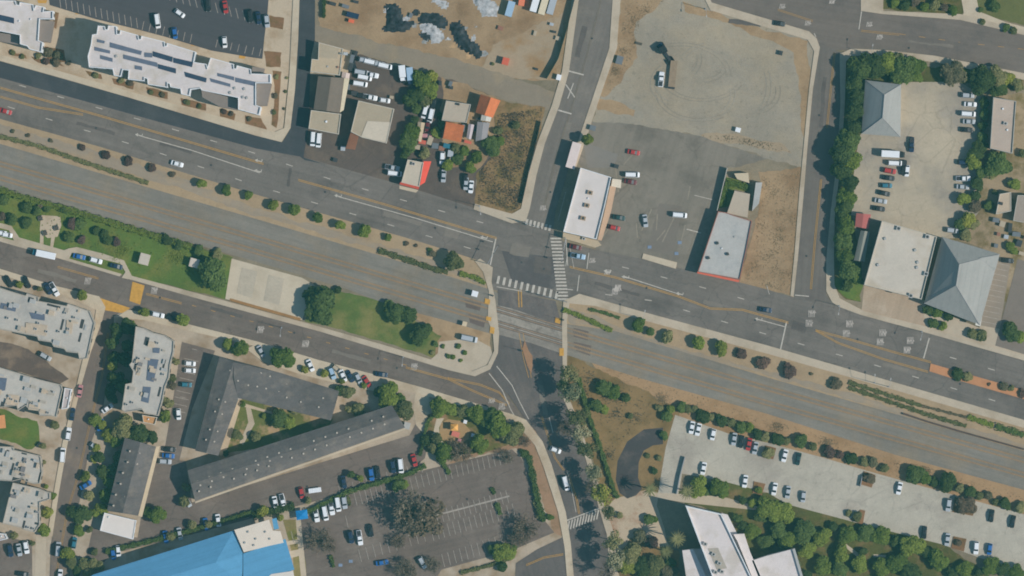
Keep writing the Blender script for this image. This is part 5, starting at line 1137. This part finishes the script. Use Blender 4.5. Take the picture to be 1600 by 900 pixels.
# --- lamps, signals, gates, fences
for x, y, a, lb in ((1366, 598, -92, 'tall street lamp at the lower kerb near the median tip'), (1388, 604, -80, 'street lamp just right of the pair near the median tip'), (749, 322, 80, 'street lamp at the upper kerb by the weedy lot'), (1311, 478, 100, 'street lamp at the curved corner pavement'), (1004, 498, -75, 'street lamp at the lower kerb above the pale bush'), (1440, 518, 105, 'street lamp by the forecourt pavement'), (630, 558, 95, 'street lamp at the park side of the local street'), (440, 512, 95, 'street lamp beside the ball court'), (1360, 84, -80, 'street lamp in front of the tree belt on the top road'), (1102, 14, 85, 'street lamp by the upper edge of the gravel lot')):
    lamp(x, y, a, lb)
for x, y, a, ar, lb in ((762, 412, -60, 8, 'traffic signal at the left corner of the crossing'), (818, 347, 20, 7, 'traffic signal at the upper corner beside the short crosswalk'), (884, 372, 100, 9, 'traffic signal at the corner of the white store'), (886, 472, 195, 9, 'traffic signal at the lower right corner of the crossing')):
    signal(x, y, a, ar, lb)
for x, y, a, lb in ((770, 462, 12, 'railway barrier on the upper left of the level crossing'), (815, 548, 185, 'railway barrier on the small median below the crossing'), (880, 500, 190, 'railway barrier on the right pavement above the crossing')):
    o = thing('crossing_gate', lb, 'crossing gate', tuple(W(x, y)), R(-a), 'barriers at the level crossing'); b = MB(); b.tube((0, 0, 0), (0, 0, 3.6), .08, .08, 8); b.obj('post', STEEL, o); b = MB(); b.box(-.3, .3, -.3, .3, .6, 1.4); b.obj('motor_box', HVD, o); b = MB(); b.box(-.06, .06, -.05, .05, 1.2, 6.6); b.obj('barrier_arm', PM['white'], o)
SCR = plain_mat('green_screen', (.02, .045, .03), .8, .2)
fence('screen_fence', 'dark green screened fence between building site and north street', '899,-6 884,52 872,92 854,123', 2.6, SCR, 5, .12)
fence('chain_fence', 'low brown fence along the park side of the railway', '0,294 50,311 150,340 250,369 364,404', 1.4, plain_mat('brown_fence', (.10, .07, .05), .8, .2), 9)
fence('chain_fence', 'low brown fence along the lower edge of the ball court', '360,470 420,488 470,502', 1.2, plain_mat('brown_fence_low', (.14, .09, .05), .8, .2), 5)
fence('retaining_wall', 'brown retaining wall by the railway at the right edge', '1411,646 1450,659 1500,674 1600,702', .9, plain_mat('brown_wall', (.10, .065, .05), .85, .2), 60, .7, 'wall')
fence('garage_wall', 'dark wall beside the ramp of the pale concrete car park', '1070,714 1062,745 1057,772', 1.6, WM['grey'], 40, .3, 'wall')
fence('weedy_lot_fence', 'chain fence between the weedy lot and the north street', '845,190 838,222 826,268 815,318', 1.8, plain_mat('mesh_fence', (.12, .12, .11), .8), 5, .05)
for x0, y0, x1, y1, lb in ((1347, 744, 1344, 760, 'dark shade panel at the upper island of the concrete car park'),): fence('low_wall', lb, f'{x0},{y0} {x1},{y1}', 1.4, WM['grey'], 9, .3, 'wall')

# ------------------------------------------------------------------ trees and planting
tree_row('street trees in a line below the main road', 'in the clipped line below the main road', '315,286,8,mid;353,297,8,mid;388,306,7,mid;427,320,8,bright;460,328,10,mid;497,340,8.5,mid;532,351,9,mid;569,361,9,mid;606,371,5.5,mid', hf=1.9)
shrub_row('shrubs along the verge by the railway', 'on the earth verge above the railway', '128,230,5,purple;165,242,6.5,purple;200,252,7,purple;237,262,7,purple;270,272,5,brown;635,381,4,brown;650,384,3,brown;676,396,6,brown;672,390,4,dark;44,212,3.5,brown;80,220,3.5,brown;20,205,3,brown')
tree(708, 407, 14, 'olive', 'tall loose olive tree on the verge by the crossing', None, 6.5)
tree_row('street trees right of the crossing', 'on the verge right of the crossing', '997,507,11,mid;1016,518,7,dark;1043,526,9,olive;1092,536,11,mid;1128,544,11,bright', hf=1.8)
shrub_row('dry shrubs right of the crossing', 'on the verge right of the crossing', '1158,553,8,purple;1193,566,11,purple;1232,578,12,purple;1306,600,10,brown;1268,584,3,brown')
shrub_row('shrubs on the red median', 'on the red paved median', '1496,585,9,dark;1512,589,7,olive;1545,600,3,brown;1568,604,7,brown;1580,607,5,olive;1597,614,7,purple')
hedge('0,213 60,228 130,253 180,269 232,286', 1.5, .8, 'olive', 'long olive hedge between track and verge on the left side'); hedge('592,391 640,407 680,421 700,425', 1.9, .9, 'olive', 'olive hedge above the railway near the crossing'); hedge('718,427 744,434 758,443', 1.7, .8, 'mid', 'short green hedge ending at the crossing pavement')
hedge('880,484 900,491 925,502 945,512 956,517', 1.6, .8, 'mid', 'green diagonal hedge right of the crossing'); hedge('921,483 945,489 968,497', 1.1, .7, 'dark', 'short dark hedge along the crossing pavement')
hedge('1326,597 1400,621 1440,634', 1.5, .5, 'olive', 'upper low hedge strip by the right kerb'); hedge('1326,605 1400,631 1450,648 1510,666', 1.5, .5, 'olive', 'lower low hedge strip by the right kerb'); hedge('1512,651 1545,663 1552,665', 1.9, .6, 'mid', 'short green hedge in the right verge'); hedge('1556,666 1580,673 1600,680', 2.3, .9, 'dark', 'dark hedge at the right end of the verge')
hedge('1440,634 1510,652', .9, .4, 'brown', 'thin brown hedge in the right verge')
# park
tree_row('trees around the park lawns', 'around the park lawns', '336,427,21,dark;318,410,8,dark;499,479,22,dark;486,462,12,dark;618,487,15,dark;634,493,13,dark;606,476,8,dark;654,523,15,dark;668,512,8,dark;528,453,6,dark', hf=1.7)
shrub_row('shrubs on the sloping park lawn', 'on the sloping park lawn', '5,312,9,dark;42,325,9,dark;58,330,7,dark;20,343,9,dark;42,349,9,dark;3,338,6,brown;112,350,9,purple;125,352,10,dark;108,371,9,dark;128,374,7,purple;150,360,7,dark;163,365,7,dark;168,375,8,dark;182,377,7,purple;100,328,6,dark;75,326,6,dark;260,375,9,dark;280,383,8,dark;310,392,9,dark;340,396,9,olive;62,320,5,brown')
ground_cover('lawn_growth', '-5,294 50,312 150,342 250,370 355,404 330,430 208,424 120,380 0,345', 1100, .28, 'mid', 4, .35)
shrub_row('small plants on the corner paving', 'on the paved corner by the local street', '716,541,4,dark;726,551,4,mid;681,538,5,dark;692,541,3.5,dark;700,556,4,dark;708,558,4,mid;720,563,3,mid;676,551,4,olive')
# local street trees
tree_row('street trees along the local street', 'along the lower side of the local street', '224,488,8.5,bright;285,500,10,mid;355,538,9,mid;376,546,12,mid;443,558,14,mid;476,577,6,bright;507,584,6,bright;534,596,4.5,bright;568,602,5,mid;128,461,8,bright;30,445,5,bright;62,451,5,olive', hf=2.0)
tree_row('trees round the end of the terraces', 'round the ends of the shingled terraces', '606,615,15,mid;592,612,9,dark;625,622,9,mid;634,640,12,olive;545,612,11,olive;532,610,8,dark;560,640,9,olive;545,640,7,olive', hf=1.9)
tree_row('trees in the small court', 'in the court of the L-shaped terrace', '437,654,13,dark;452,660,9,mid;380,632,5,mid;372,680,9,olive;412,650,5,mid;462,640,7,olive;400,682,8,olive;353,708,5,dark', hf=1.5)
# estate
tree_row('trees beside the tall estate block', 'in the shade left of the tall estate block', '183,517,11,dark;200,512,12,dark;206,507,6,mid;176,535,11,dark;200,540,11,dark;178,558,9,dark;177,570,9,bright;196,562,10,dark;182,592,12,dark;172,608,10,dark;194,605,11,dark;176,622,9,dark', hf=2.1)
tree_row('trees in the overgrown belt', 'in the belt left of the short terrace', '148,656,9,mid;158,662,8,bright;190,668,17,olive;170,680,10,bright;215,680,14,dark;238,682,11,dark;182,690,11,mid;186,715,11,dark;178,735,11,dark;172,755,11,mid;165,775,10,mid;158,795,9,bright;155,715,9,dark;160,738,10,dark;150,700,6,bright;146,717,6,bright;134,745,9,bright;139,774,9,olive;128,803,13,dark;112,800,10,dark;148,802,8,mid;122,829,9,mid;140,828,6,olive', hf=1.8)
tree_row('small trees along the lane', 'along the lower lane', '82,775,6,mid;74,801,9,bright;69,828,8,mid;106,864,11,bright;112,880,10,olive;130,880,9,olive;145,880,9,olive;148,862,6,olive;72,760,4,mid;120,892,8,dark;138,895,9,olive;155,885,9,olive;22,837,6,olive;86,664,7,olive;50,849,5,olive;68,722,4,olive;66,697,6,olive', hf=1.9)
tree_row('trees beside the parking court', 'beside the parking court', '274,565,7,olive;268,590,7,olive;270,603,6,brown;262,630,9,olive;258,650,10,mid;246,803,12,mid;229,800,8,dark;291,762,7,olive;288,783,8,olive;410,798,8,bright;300,820,7,olive;267,838,7,olive;326,819,6,olive;438,809,6,bright;482,782,6,olive;562,747,6,bright;548,742,7,dark', hf=2.0)
# play area
tree_row('trees round the play area', 'round the play area', '688,635,14,mid;704,640,10,mid;722,642,9,olive;745,648,13,mid;765,655,14,dark;778,665,18,mid;800,678,14,olive;808,670,9,mid;748,693,12,mid;682,685,10,olive;677,700,8,olive;694,706,12,mid;704,711,7,dark;690,716,8,mid;664,688,8,dark', hf=1.9)
tree_row('bare trees round the play area', 'below the play area', '722,708,16,twig;715,698,10,twig;792,714,11,twig;820,690,9,twig', hf=1.6)
# large car park
tree(640, 802, 36, 'twig', 'huge bare grey-brown tree in the middle of the large car park', None, 12, False, 1.05); tree(660, 812, 26, 'brown', 'wide brown-leaved tree against the huge bare tree', None, 9.5, True); tree(632, 796, 22, 'twig', 'bare grey tree on the upper left flank of the huge bare tree', None, 9, False, 1.05)
tree_row('bare trees in the large car park', 'in the large car park', '500,845,18,twig;515,852,10,twig;632,886,15,twig;640,896,12,twig;676,882,12,twig;820,826,20,twig;810,840,14,twig;622,846,12,twig', hf=1.6)
tree_row('trees in the large car park', 'at the edges of the large car park', '622,758,10,dark;632,757,6,mid;786,862,14,mid;772,858,9,dark;800,858,8,mid;785,886,8,dark;860,808,6,mid', hf=1.7)
hedge('815,708 826,712 832,740 838,770 845,800 850,815', 2.0, 1.6, 'dark', 'tall dark hedge on the right side of the large car park'); hedge('812,704 826,707', 1.2, 1.0, 'dark', 'short hedge at the upper corner of the large car park'); hedge('836,780 845,812', 1.8, 1.0, 'olive', 'olive hedge above the lower crosswalk')
hedge('480,800 545,768 600,752 640,740 665,727', 1.6, 1.5, 'dark', 'long dark hedge between parking court and large car park'); hedge('690,720 703,740', 1.5, 1.0, 'dark', 'small dark hedge on a car park island below the play area'); hedge('776,786 782,804', 1.6, .9, 'dark', 'small dark hedge on the right island of the large car park'); hedge('768,762 773,772', 1.2, .8, 'dark', 'tiny dark hedge above the right island'); hedge('516,868 522,886', 1.2, .9, 'dark', 'tiny hedge on the lower left island of the large car park'); hedge('543,775 547,790', 1.1, .8, 'olive', 'tiny olive hedge at the end of the white vehicles')
hedge('720,895 760,885 800,872', 1.3, .8, 'olive', 'low olive hedge along the bottom of the large car park'); hedge('395,806 430,798 460,790', 2.6, 1.6, 'dark', 'dark hedge behind the two white cars'); hedge('660,690 668,660 686,640', 1.0, 1.2, 'dark', 'thin dark hedge along the driveway to the play area'); hedge('656,712 662,690', 1.0, 1.2, 'dark', 'thin dark hedge beside the red sedan'); hedge('165,862 250,842 300,828 395,800', 1.6, 1.4, 'dark', 'dark hedge along the shadowed side of the blue hall')
# south road trees (tall and open crowned: their shadows fall across the lanes)
tree_row('tall open trees along the south road', 'on the bank right of the south road', '891,584,13,olive,12;892,612,13,pale,11;902,652,13,olive,12;908,676,12,pale,11;916,702,13,olive,12;926,738,12,pale,10;938,772,14,bright,11;950,800,9,olive,9;958,846,13,olive,12;962,876,14,pale,12;880,602,9,dark,9', 'y', thin=True)
tree_row('bare trees along the south road', 'along the south road', '884,668,13,twig,11;926,762,12,twig,10;950,892,12,twig,10', 'y')
hedge('904,590 912,620 922,655 935,690 948,730 960,768 966,778', 1.4, 1.5, 'dark', 'long dark hedge between the south road bank and the scrub yard')
tree_row('bushy trees in the scrub yard', 'in the brown scrub yard', '944,607,11,dark;960,612,11,mid;978,622,7,dark;932,633,10,dark;944,640,7,mid;1030,638,6,olive;1042,650,9,dark;1048,640,7,mid;1038,680,7,dark;1022,735,6,dark;1030,716,5,olive;1012,712,4,olive;985,650,5,olive', hf=1.6)
ground_cover('scrub_growth', '890,562 1052,640 1034,664 1008,664 970,690 955,730 925,690 905,650', 1000, .26, 'brown', 8, .35)
ground_cover('weed_growth', '778,178 848,170 840,215 824,270 812,322 800,330 746,312 750,268 774,236', 3000, .26, 'brown', 9, .35); ground_cover('dry_growth', '1190,275 1250,268 1243,400 1236,458 1162,438 1188,330', 1500, .22, 'dry', 10, .15); ground_cover('dry_growth', '900,560 1040,604 1200,655 1400,716 1600,772 1600,800 1370,738 1200,690 1050,640', 2600, .22, 'dry', 11, .15)
ground_cover('dry_growth', '1098,212 1140,211 1225,227 1234,238 1200,234 1115,218', 260, .2, 'brown', 12, .2); ground_cover('dry_growth', '982,-5 1040,0 1000,30 990,90 960,140 945,145 966,75', 900, .2, 'dry', 13, .15)
palm(1016, 765, 13, 9, 'palm tree at the foot of the curved driveway'); palm(1073, 768, 13, 10, 'palm tree beside the ramp wall of the concrete car park'); palm(1058, 842, 15, 11, 'palm tree in the shadow left of the white civic building'); palm(1040, 862, 12, 9, 'palm tree lower left of the white civic building')
# slope above concrete car park
tree_row('trees on the slope above the concrete car park', 'on the slope above the concrete lot', '1064,636,9,dark;1074,638,7,olive;1085,640,6,olive;1098,650,10,dark;1112,652,6,olive;1126,656,10,dark;1142,660,7,olive;1158,668,8,dark;1172,668,8,mid;1184,678,9,dark;1196,682,8,olive;1215,686,10,dark;1230,690,6,olive;1252,690,11,dark;1270,698,7,olive;1296,706,9,purple;1312,711,7,purple;1330,716,9,dark;1350,722,7,olive;1364,722,8,brown;1382,732,7,olive;1428,740,13,dark;1446,746,9,mid;1460,752,7,dark;1482,754,13,dark;1500,762,8,olive;1516,768,10,dark;1530,774,7,olive;1545,774,7,brown;1556,784,6,olive;1572,788,10,dark;1594,792,9,olive', hf=1.5)
tree_row('small trees on the car park islands', 'on the planting islands of the concrete car park', '1200,708,9,olive;1358,748,9,brown;1340,808,9,olive;1326,802,5,olive;1508,790,12,brown;1498,848,6,brown;1185,766,6,mid', hf=1.3)
# grove
tree_row('trees in the grove by the civic building', 'in the grove by the civic building', '1091,759,14,mid;1126,763,15,mid;1104,768,9,dark;1176,785,9,mid;1160,782,8,dark;1205,796,18,mid;1188,806,12,dark;1228,800,14,mid;1152,810,9,dark;1174,830,13,mid;1160,822,10,dark;1216,828,14,dark;1232,845,14,mid;1196,848,12,dark;1258,832,15,dark;1284,838,13,mid;1262,858,13,mid;1302,822,9,dark;1326,836,15,mid;1352,832,12,dark;1378,838,14,mid;1400,846,10,dark;1424,852,18,mid;1446,862,11,dark;1466,876,17,mid;1400,878,15,mid;1424,892,14,dark;1376,886,13,mid;1342,882,14,mid;1314,866,14,mid;1312,890,12,dark;1284,884,14,mid;1348,862,9,dark;1508,890,13,mid;1486,896,10,dark;1548,886,13,mid;1566,890,12,dark;1590,896,13,mid;1530,894,9,dark;1246,880,9,olive;1262,900,10,dark', hf=1.5, kq=1.16)
tree_row('trees in the plaza garden', 'in the garden below the plaza', '1014,811,8,dark;1023,812,6,mid;968,805,6,olive;1000,838,10,brown;1018,848,10,purple;985,868,14,olive;980,885,13,bright;1005,888,14,dark;1025,885,14,olive;1045,895,12,brown;1048,880,9,dark', hf=1.6)
# east compound
tree_row('trees of the belt along the east street', 'of the belt along the east street', '1340,108,14,dark;1336,128,12,dark;1338,152,12,dark;1336,176,12,dark;1334,198,11,dark;1326,220,16,dark;1316,240,15,dark;1330,252,13,mid;1316,268,15,dark;1328,284,13,dark;1322,306,13,mid;1318,326,12,dark;1320,352,12,mid;1316,378,12,dark;1320,402,12,mid;1326,424,13,dark;1338,434,10,mid;1322,446,9,dark', 'y', hf=2.4)
tree_row('trees of the belt below the top road', 'of the belt below the top road', '1362,104,17,dark;1386,98,16,mid;1402,94,11,olive;1412,112,18,dark;1430,104,13,mid;1434,120,10,mid;1488,116,18,brown;1506,120,10,mid;1536,124,20,dark;1560,120,14,olive;1576,122,10,bright;1562,138,12,dark;1590,132,10,olive', hf=1.5)
tree_row('trees beside the right column of cars', 'of the belt right of the concrete yard', '1538,160,8,dark;1537,178,8,dark;1536,196,8,dark;1534,214,9,dark;1528,236,12,dark;1520,252,12,mid;1532,268,11,dark;1528,288,11,dark;1524,306,9,dark;1506,310,11,mid;1524,322,10,brown;1560,257,17,dark;1572,262,10,dark;1548,272,10,olive;1512,344,11,bright;1500,350,10,dark;1522,350,8,olive;1510,368,10,olive', 'y', hf=1.7)
tree_row('trees by the hip-roofed building', 'round the big hip-roofed building and the gardens', '1450,485,9,dark;1465,487,9,mid;1482,494,7,dark;1458,505,7,dark;1474,510,7,mid;1520,522,8,olive;1534,524,8,olive;1580,520,13,dark;1596,526,11,mid;1578,385,7,mid;1584,392,6,mid;1584,288,10,mid;1545,320,7,dark;1600,240,8,olive;1555,300,5,olive', hf=1.5)
tree_row('trees by the top park', 'in the planting above the top road', '1398,6,7,mid;1415,8,8,dark;1430,4,7,brown;1445,10,8,mid;1460,8,8,olive;1475,12,7,brown;1490,16,8,mid;1532,15,4,dark;1554,9,8,dark;1572,44,7,dark;1584,48,6,olive;1535,34,5,olive', hf=1.4)
sheet('park_lawn', '1385,-12 1480,-12 1505,20 1500,25 1380,14', GREENG, 2); sheet('park_lawn', '1500,-12 1612,-12 1612,38 1560,30 1520,14', ground_mat('dry_lawn', c(98, 106, 70), .12, c(116, 112, 80), .08), 2); sheet('park_path', '1478,-12 1500,-12 1530,18 1570,34 1612,44 1612,48 1540,36 1502,26 1506,20', WALK2, 7)
# yards
tree_row('trees of the belt right of the work yard', 'between work yard and tiled houses', '658,125,13,mid;672,120,10,bright;668,138,12,mid;652,148,12,dark;664,156,9,olive;640,156,10,dark;650,170,9,dark;644,205,11,mid;636,222,12,dark;648,188,7,dark;634,240,8,dark', hf=1.9)
tree_row('trees around the tiled houses', 'around the tile-roofed houses', '768,227,13,dark;780,220,8,mid;682,208,9,mid;688,182,7,dark;716,248,9,dark;700,258,9,mid;734,262,10,mid;745,245,8,mid;712,232,7,olive;664,240,9,olive;690,196,7,dark;725,236,7,mid;778,205,7,olive;806,196,7,olive;770,100,3,olive', hf=1.3)
tree(918, 218, 8, 'bright', 'small bright green tree at the pavement beside the long white trailer', None, 5.5)
hedge('507,-4 506,28', 1.0, 1.6, 'dark', 'dark hedge at the top left corner of the building site'); hedge('1546,405 1526,505', .9, .7, 'bright', 'thin bright green hedge along the right side of the hip-roofed building')
hedge('1126,322 1138,285 1168,292', 2.2, 1.0, 'mid', 'green hedge bordering the little grass court of the pale grey building')
shrub_row('shrubs in the beds of the white apartments', 'in the beds before the white apartment blocks', '20,82,4,olive;35,88,4,olive;60,88,5,olive;76,82,7,brown;92,86,7,brown;88,98,6,brown;72,96,5,purple;108,98,4,brown;150,118,5,olive;190,126,5,olive;204,130,5,brown;236,144,4,olive;254,148,4,brown;292,160,5,olive;312,166,4,olive;350,174,4,purple;362,178,4,brown;390,186,4,brown;432,120,4,olive;430,150,4,brown;428,175,4,olive;448,122,2.5,olive;446,143,2.5,olive;444,170,2.5,brown')

hedge('0,296 50,313 110,328 180,350 250,371 300,386', 2.2, 1.1, 'mid', 'ragged green hedge inside the railway fence of the park', .34, 6)
def clutter(group, where, cells, axis='x'):
    it = []
    for t in cells.split(';'):
        q = [v.strip() for v in t.split(',')]; it.append((q[2], float(q[0]), float(q[1]), float(q[3]), float(q[4]), float(q[5])))
    nm = {'grey': PM['grey'], 'white': PM['silver'], 'rusty': WM['rust'], 'blue': PM['teal'], 'tan': PM['tan'], 'dark': HVD, 'red': plain_mat('faded_red', c(190, 104, 88), .7)}
    labs = label_row([(f'{cl} storage box', x, y) for cl, x, y, *_ in it], where, axis)
    for (cl, x, y, w_, l_, h_), lb in zip(it, labs): box_thing('storage_box', lb, 'box', x, y, w_, l_, h_, nm[cl], 12 + RND.uniform(-8, 8), group)
clutter('boxes among the tiled houses', 'among the tiled houses', '652,230,tan,2,1.6,1.2;660,222,red,2.6,1.4,1.6;672,220,tan,1.8,3,1.6;680,228,grey,2.4,2,1.2;690,232,rusty,2,1.6,1.3;698,228,blue,2.4,1.6,1.5;704,240,white,2,2.4,1.6;706,250,tan,1.6,2.4,1.4;740,240,rusty,1.4,1,1;742,200,dark,1.4,2.2,1.4;724,200,grey,1.2,2.6,1.5;731,222,red,2.6,1,1;748,186,dark,1.8,1,1.4;676,208,red,2.2,1,1.2;688,130,dark,1,1.6,1.5;704,131,grey,1.2,1.8,1.4;705,137,dark,1.4,1.2,1.3;762,196,white,1,2,1.2;646,196,tan,1.2,1.4,1')
clutter('boxes in the work yard', 'along the edges of the work yard', '540,84,white,1.6,1,1;550,92,grey,1.4,3,1.8;548,104,dark,1.6,3,1.6;556,84,dark,1.2,2,1.5;544,136,grey,1.2,2,1.2;554,146,dark,2.4,1.6,1.6;612,152,tan,1.4,1,1;596,208,grey,1,1,1;536,232,white,1.6,1.6,1.1;524,250,dark,1.6,1.4,1')
clutter('boxes by the right edge', 'in the gardens by the right edge', '1548,320,dark,1.4,2,1.2;1556,344,grey,2.4,1.6,1.4;1566,350,tan,2,2,1.5;1578,356,dark,1.4,3.4,1.2;1588,366,grey,3,1.6,1.3;1592,380,dark,2,2.4,1.3;1572,370,white,1.6,1.4,1;1560,366,rusty,1.2,1.2,1;1596,396,tan,2,1.2,1;1556,384,grey,1.4,1.4,1;1604,372,rusty,2,1.2,1.2')
clutter('boxes on the building site', 'on the building site', '862,38,white,1.4,1,1;866,50,dark,1.4,.8,1;872,60,tan,2,1.4,.8;836,52,tan,1,1.8,.8;540,10,grey,2.6,1.2,1.2;520,6,dark,2.4,1.2,1.3;556,3,dark,2,1,1;782,44,rusty,2,1.4,.7;838,108,dark,1.2,.8,.8;642,24,grey,1.2,1.6,.8')

SCRAP = {'dark sheet': TARP, 'pale sheet': TARPW, 'grey slab': CONCR, 'tan board': plain_mat('scrap_board', c(176, 150, 116), .8, .2)}
it = [(t.split(',')[2].strip(), float(t.split(',')[0]), float(t.split(',')[1])) for t in '596,50,tan board;634,30,pale sheet;648,40,grey slab;650,20,dark sheet;694,44,grey slab;700,60,pale sheet;716,44,tan board;728,44,grey slab;740,60,pale sheet;690,28,grey slab;628,46,grey slab;606,16,pale sheet;756,84,grey slab;708,72,tan board;732,88,tan board;664,64,grey slab;744,40,grey slab;584,52,tan board'.split(';')]
for (d, x, y), lb in zip(it, label_row([(f'scrap of {d}', x, y) for d, x, y in it], 'around the heaps on the building site')):
    a, bb = RND.uniform(3, 7), RND.uniform(2, 5)
    heap('scrap_heap', lb, 'heap', [(x - a, y - bb * .4), (x + a * .2, y - bb), (x + a, y + bb * .3), (x + a * .1, y + bb), (x - a * .7, y + bb * .6)], .5, SCRAP[d], int(x), .5, .6, 'scraps on the building site')
HAZE = 3.1e-5
# ------------------------------------------------------------------ light, air and camera
EL, AZ = R(43), math.atan2(0.966, -0.256)          # sun stands in the east-south-east; shadows run to the west-north-west
sd = Vector((math.cos(EL) * math.sin(AZ), math.cos(EL) * math.cos(AZ), math.sin(EL)))
ld = D.lights.new('Sun', 'SUN'); ld.energy = 4.0; ld.angle = R(0.53); ld.color = (1.0, .955, .88)
so = link(D.objects.new('Sun', ld)); so.rotation_euler = (-sd).to_track_quat('-Z', 'Y').to_euler(); so.location = (0, 0, 300)
w = D.worlds.new('World'); scn.world = w; w.use_nodes = True; nt = w.node_tree
sky = nt.nodes.new('ShaderNodeTexSky'); sky.sky_type = 'NISHITA'; sky.sun_disc = False; sky.sun_elevation = EL; sky.sun_rotation = AZ
sky.air_density = 1.0; sky.dust_density = 0.3; sky.ozone_density = 1.5; sky.altitude = 50
bg = nt.nodes['Background']; bg.inputs['Strength'].default_value = 0.10; nt.links.new(sky.outputs[0], bg.inputs['Color'])
cam = D.cameras.new('Camera'); cam.sensor_fit = 'HORIZONTAL'; cam.sensor_width = 36; cam.lens = 36 * H / (1600 * S); cam.clip_start = 10; cam.clip_end = 9000
co = link(D.objects.new('Camera', cam)); co.location = (0, 0, H); scn.camera = co
vs = scn.view_settings; vs.view_transform = 'Standard'; vs.look = 'None'; vs.gamma = 1; vs.use_curve_mapping = False; vs.exposure = 0.0
scn.cycles.use_denoising = True; scn.cycles.filter_width = 1.8; scn.cycles.max_bounces = 5; scn.cycles.diffuse_bounces = 3

hz = MB(); hz.box(-3600, 3600, -3600, 3600, -1, H + 20); hm = D.materials.new('haze_air'); hm.use_nodes = True; hn = hm.node_tree; hn.nodes.clear()
ho = hn.nodes.new('ShaderNodeOutputMaterial'); pv = hn.nodes.new('ShaderNodeVolumePrincipled'); pv.inputs['Color'].default_value = (.22, .86, .90, 1); pv.inputs['Density'].default_value = HAZE; pv.inputs['Anisotropy'].default_value = 0.0
hn.links.new(pv.outputs[0], ho.inputs['Volume']); tag(hz.obj('haze', hm), kind='stuff')
scn.cycles.volume_bounces = 0
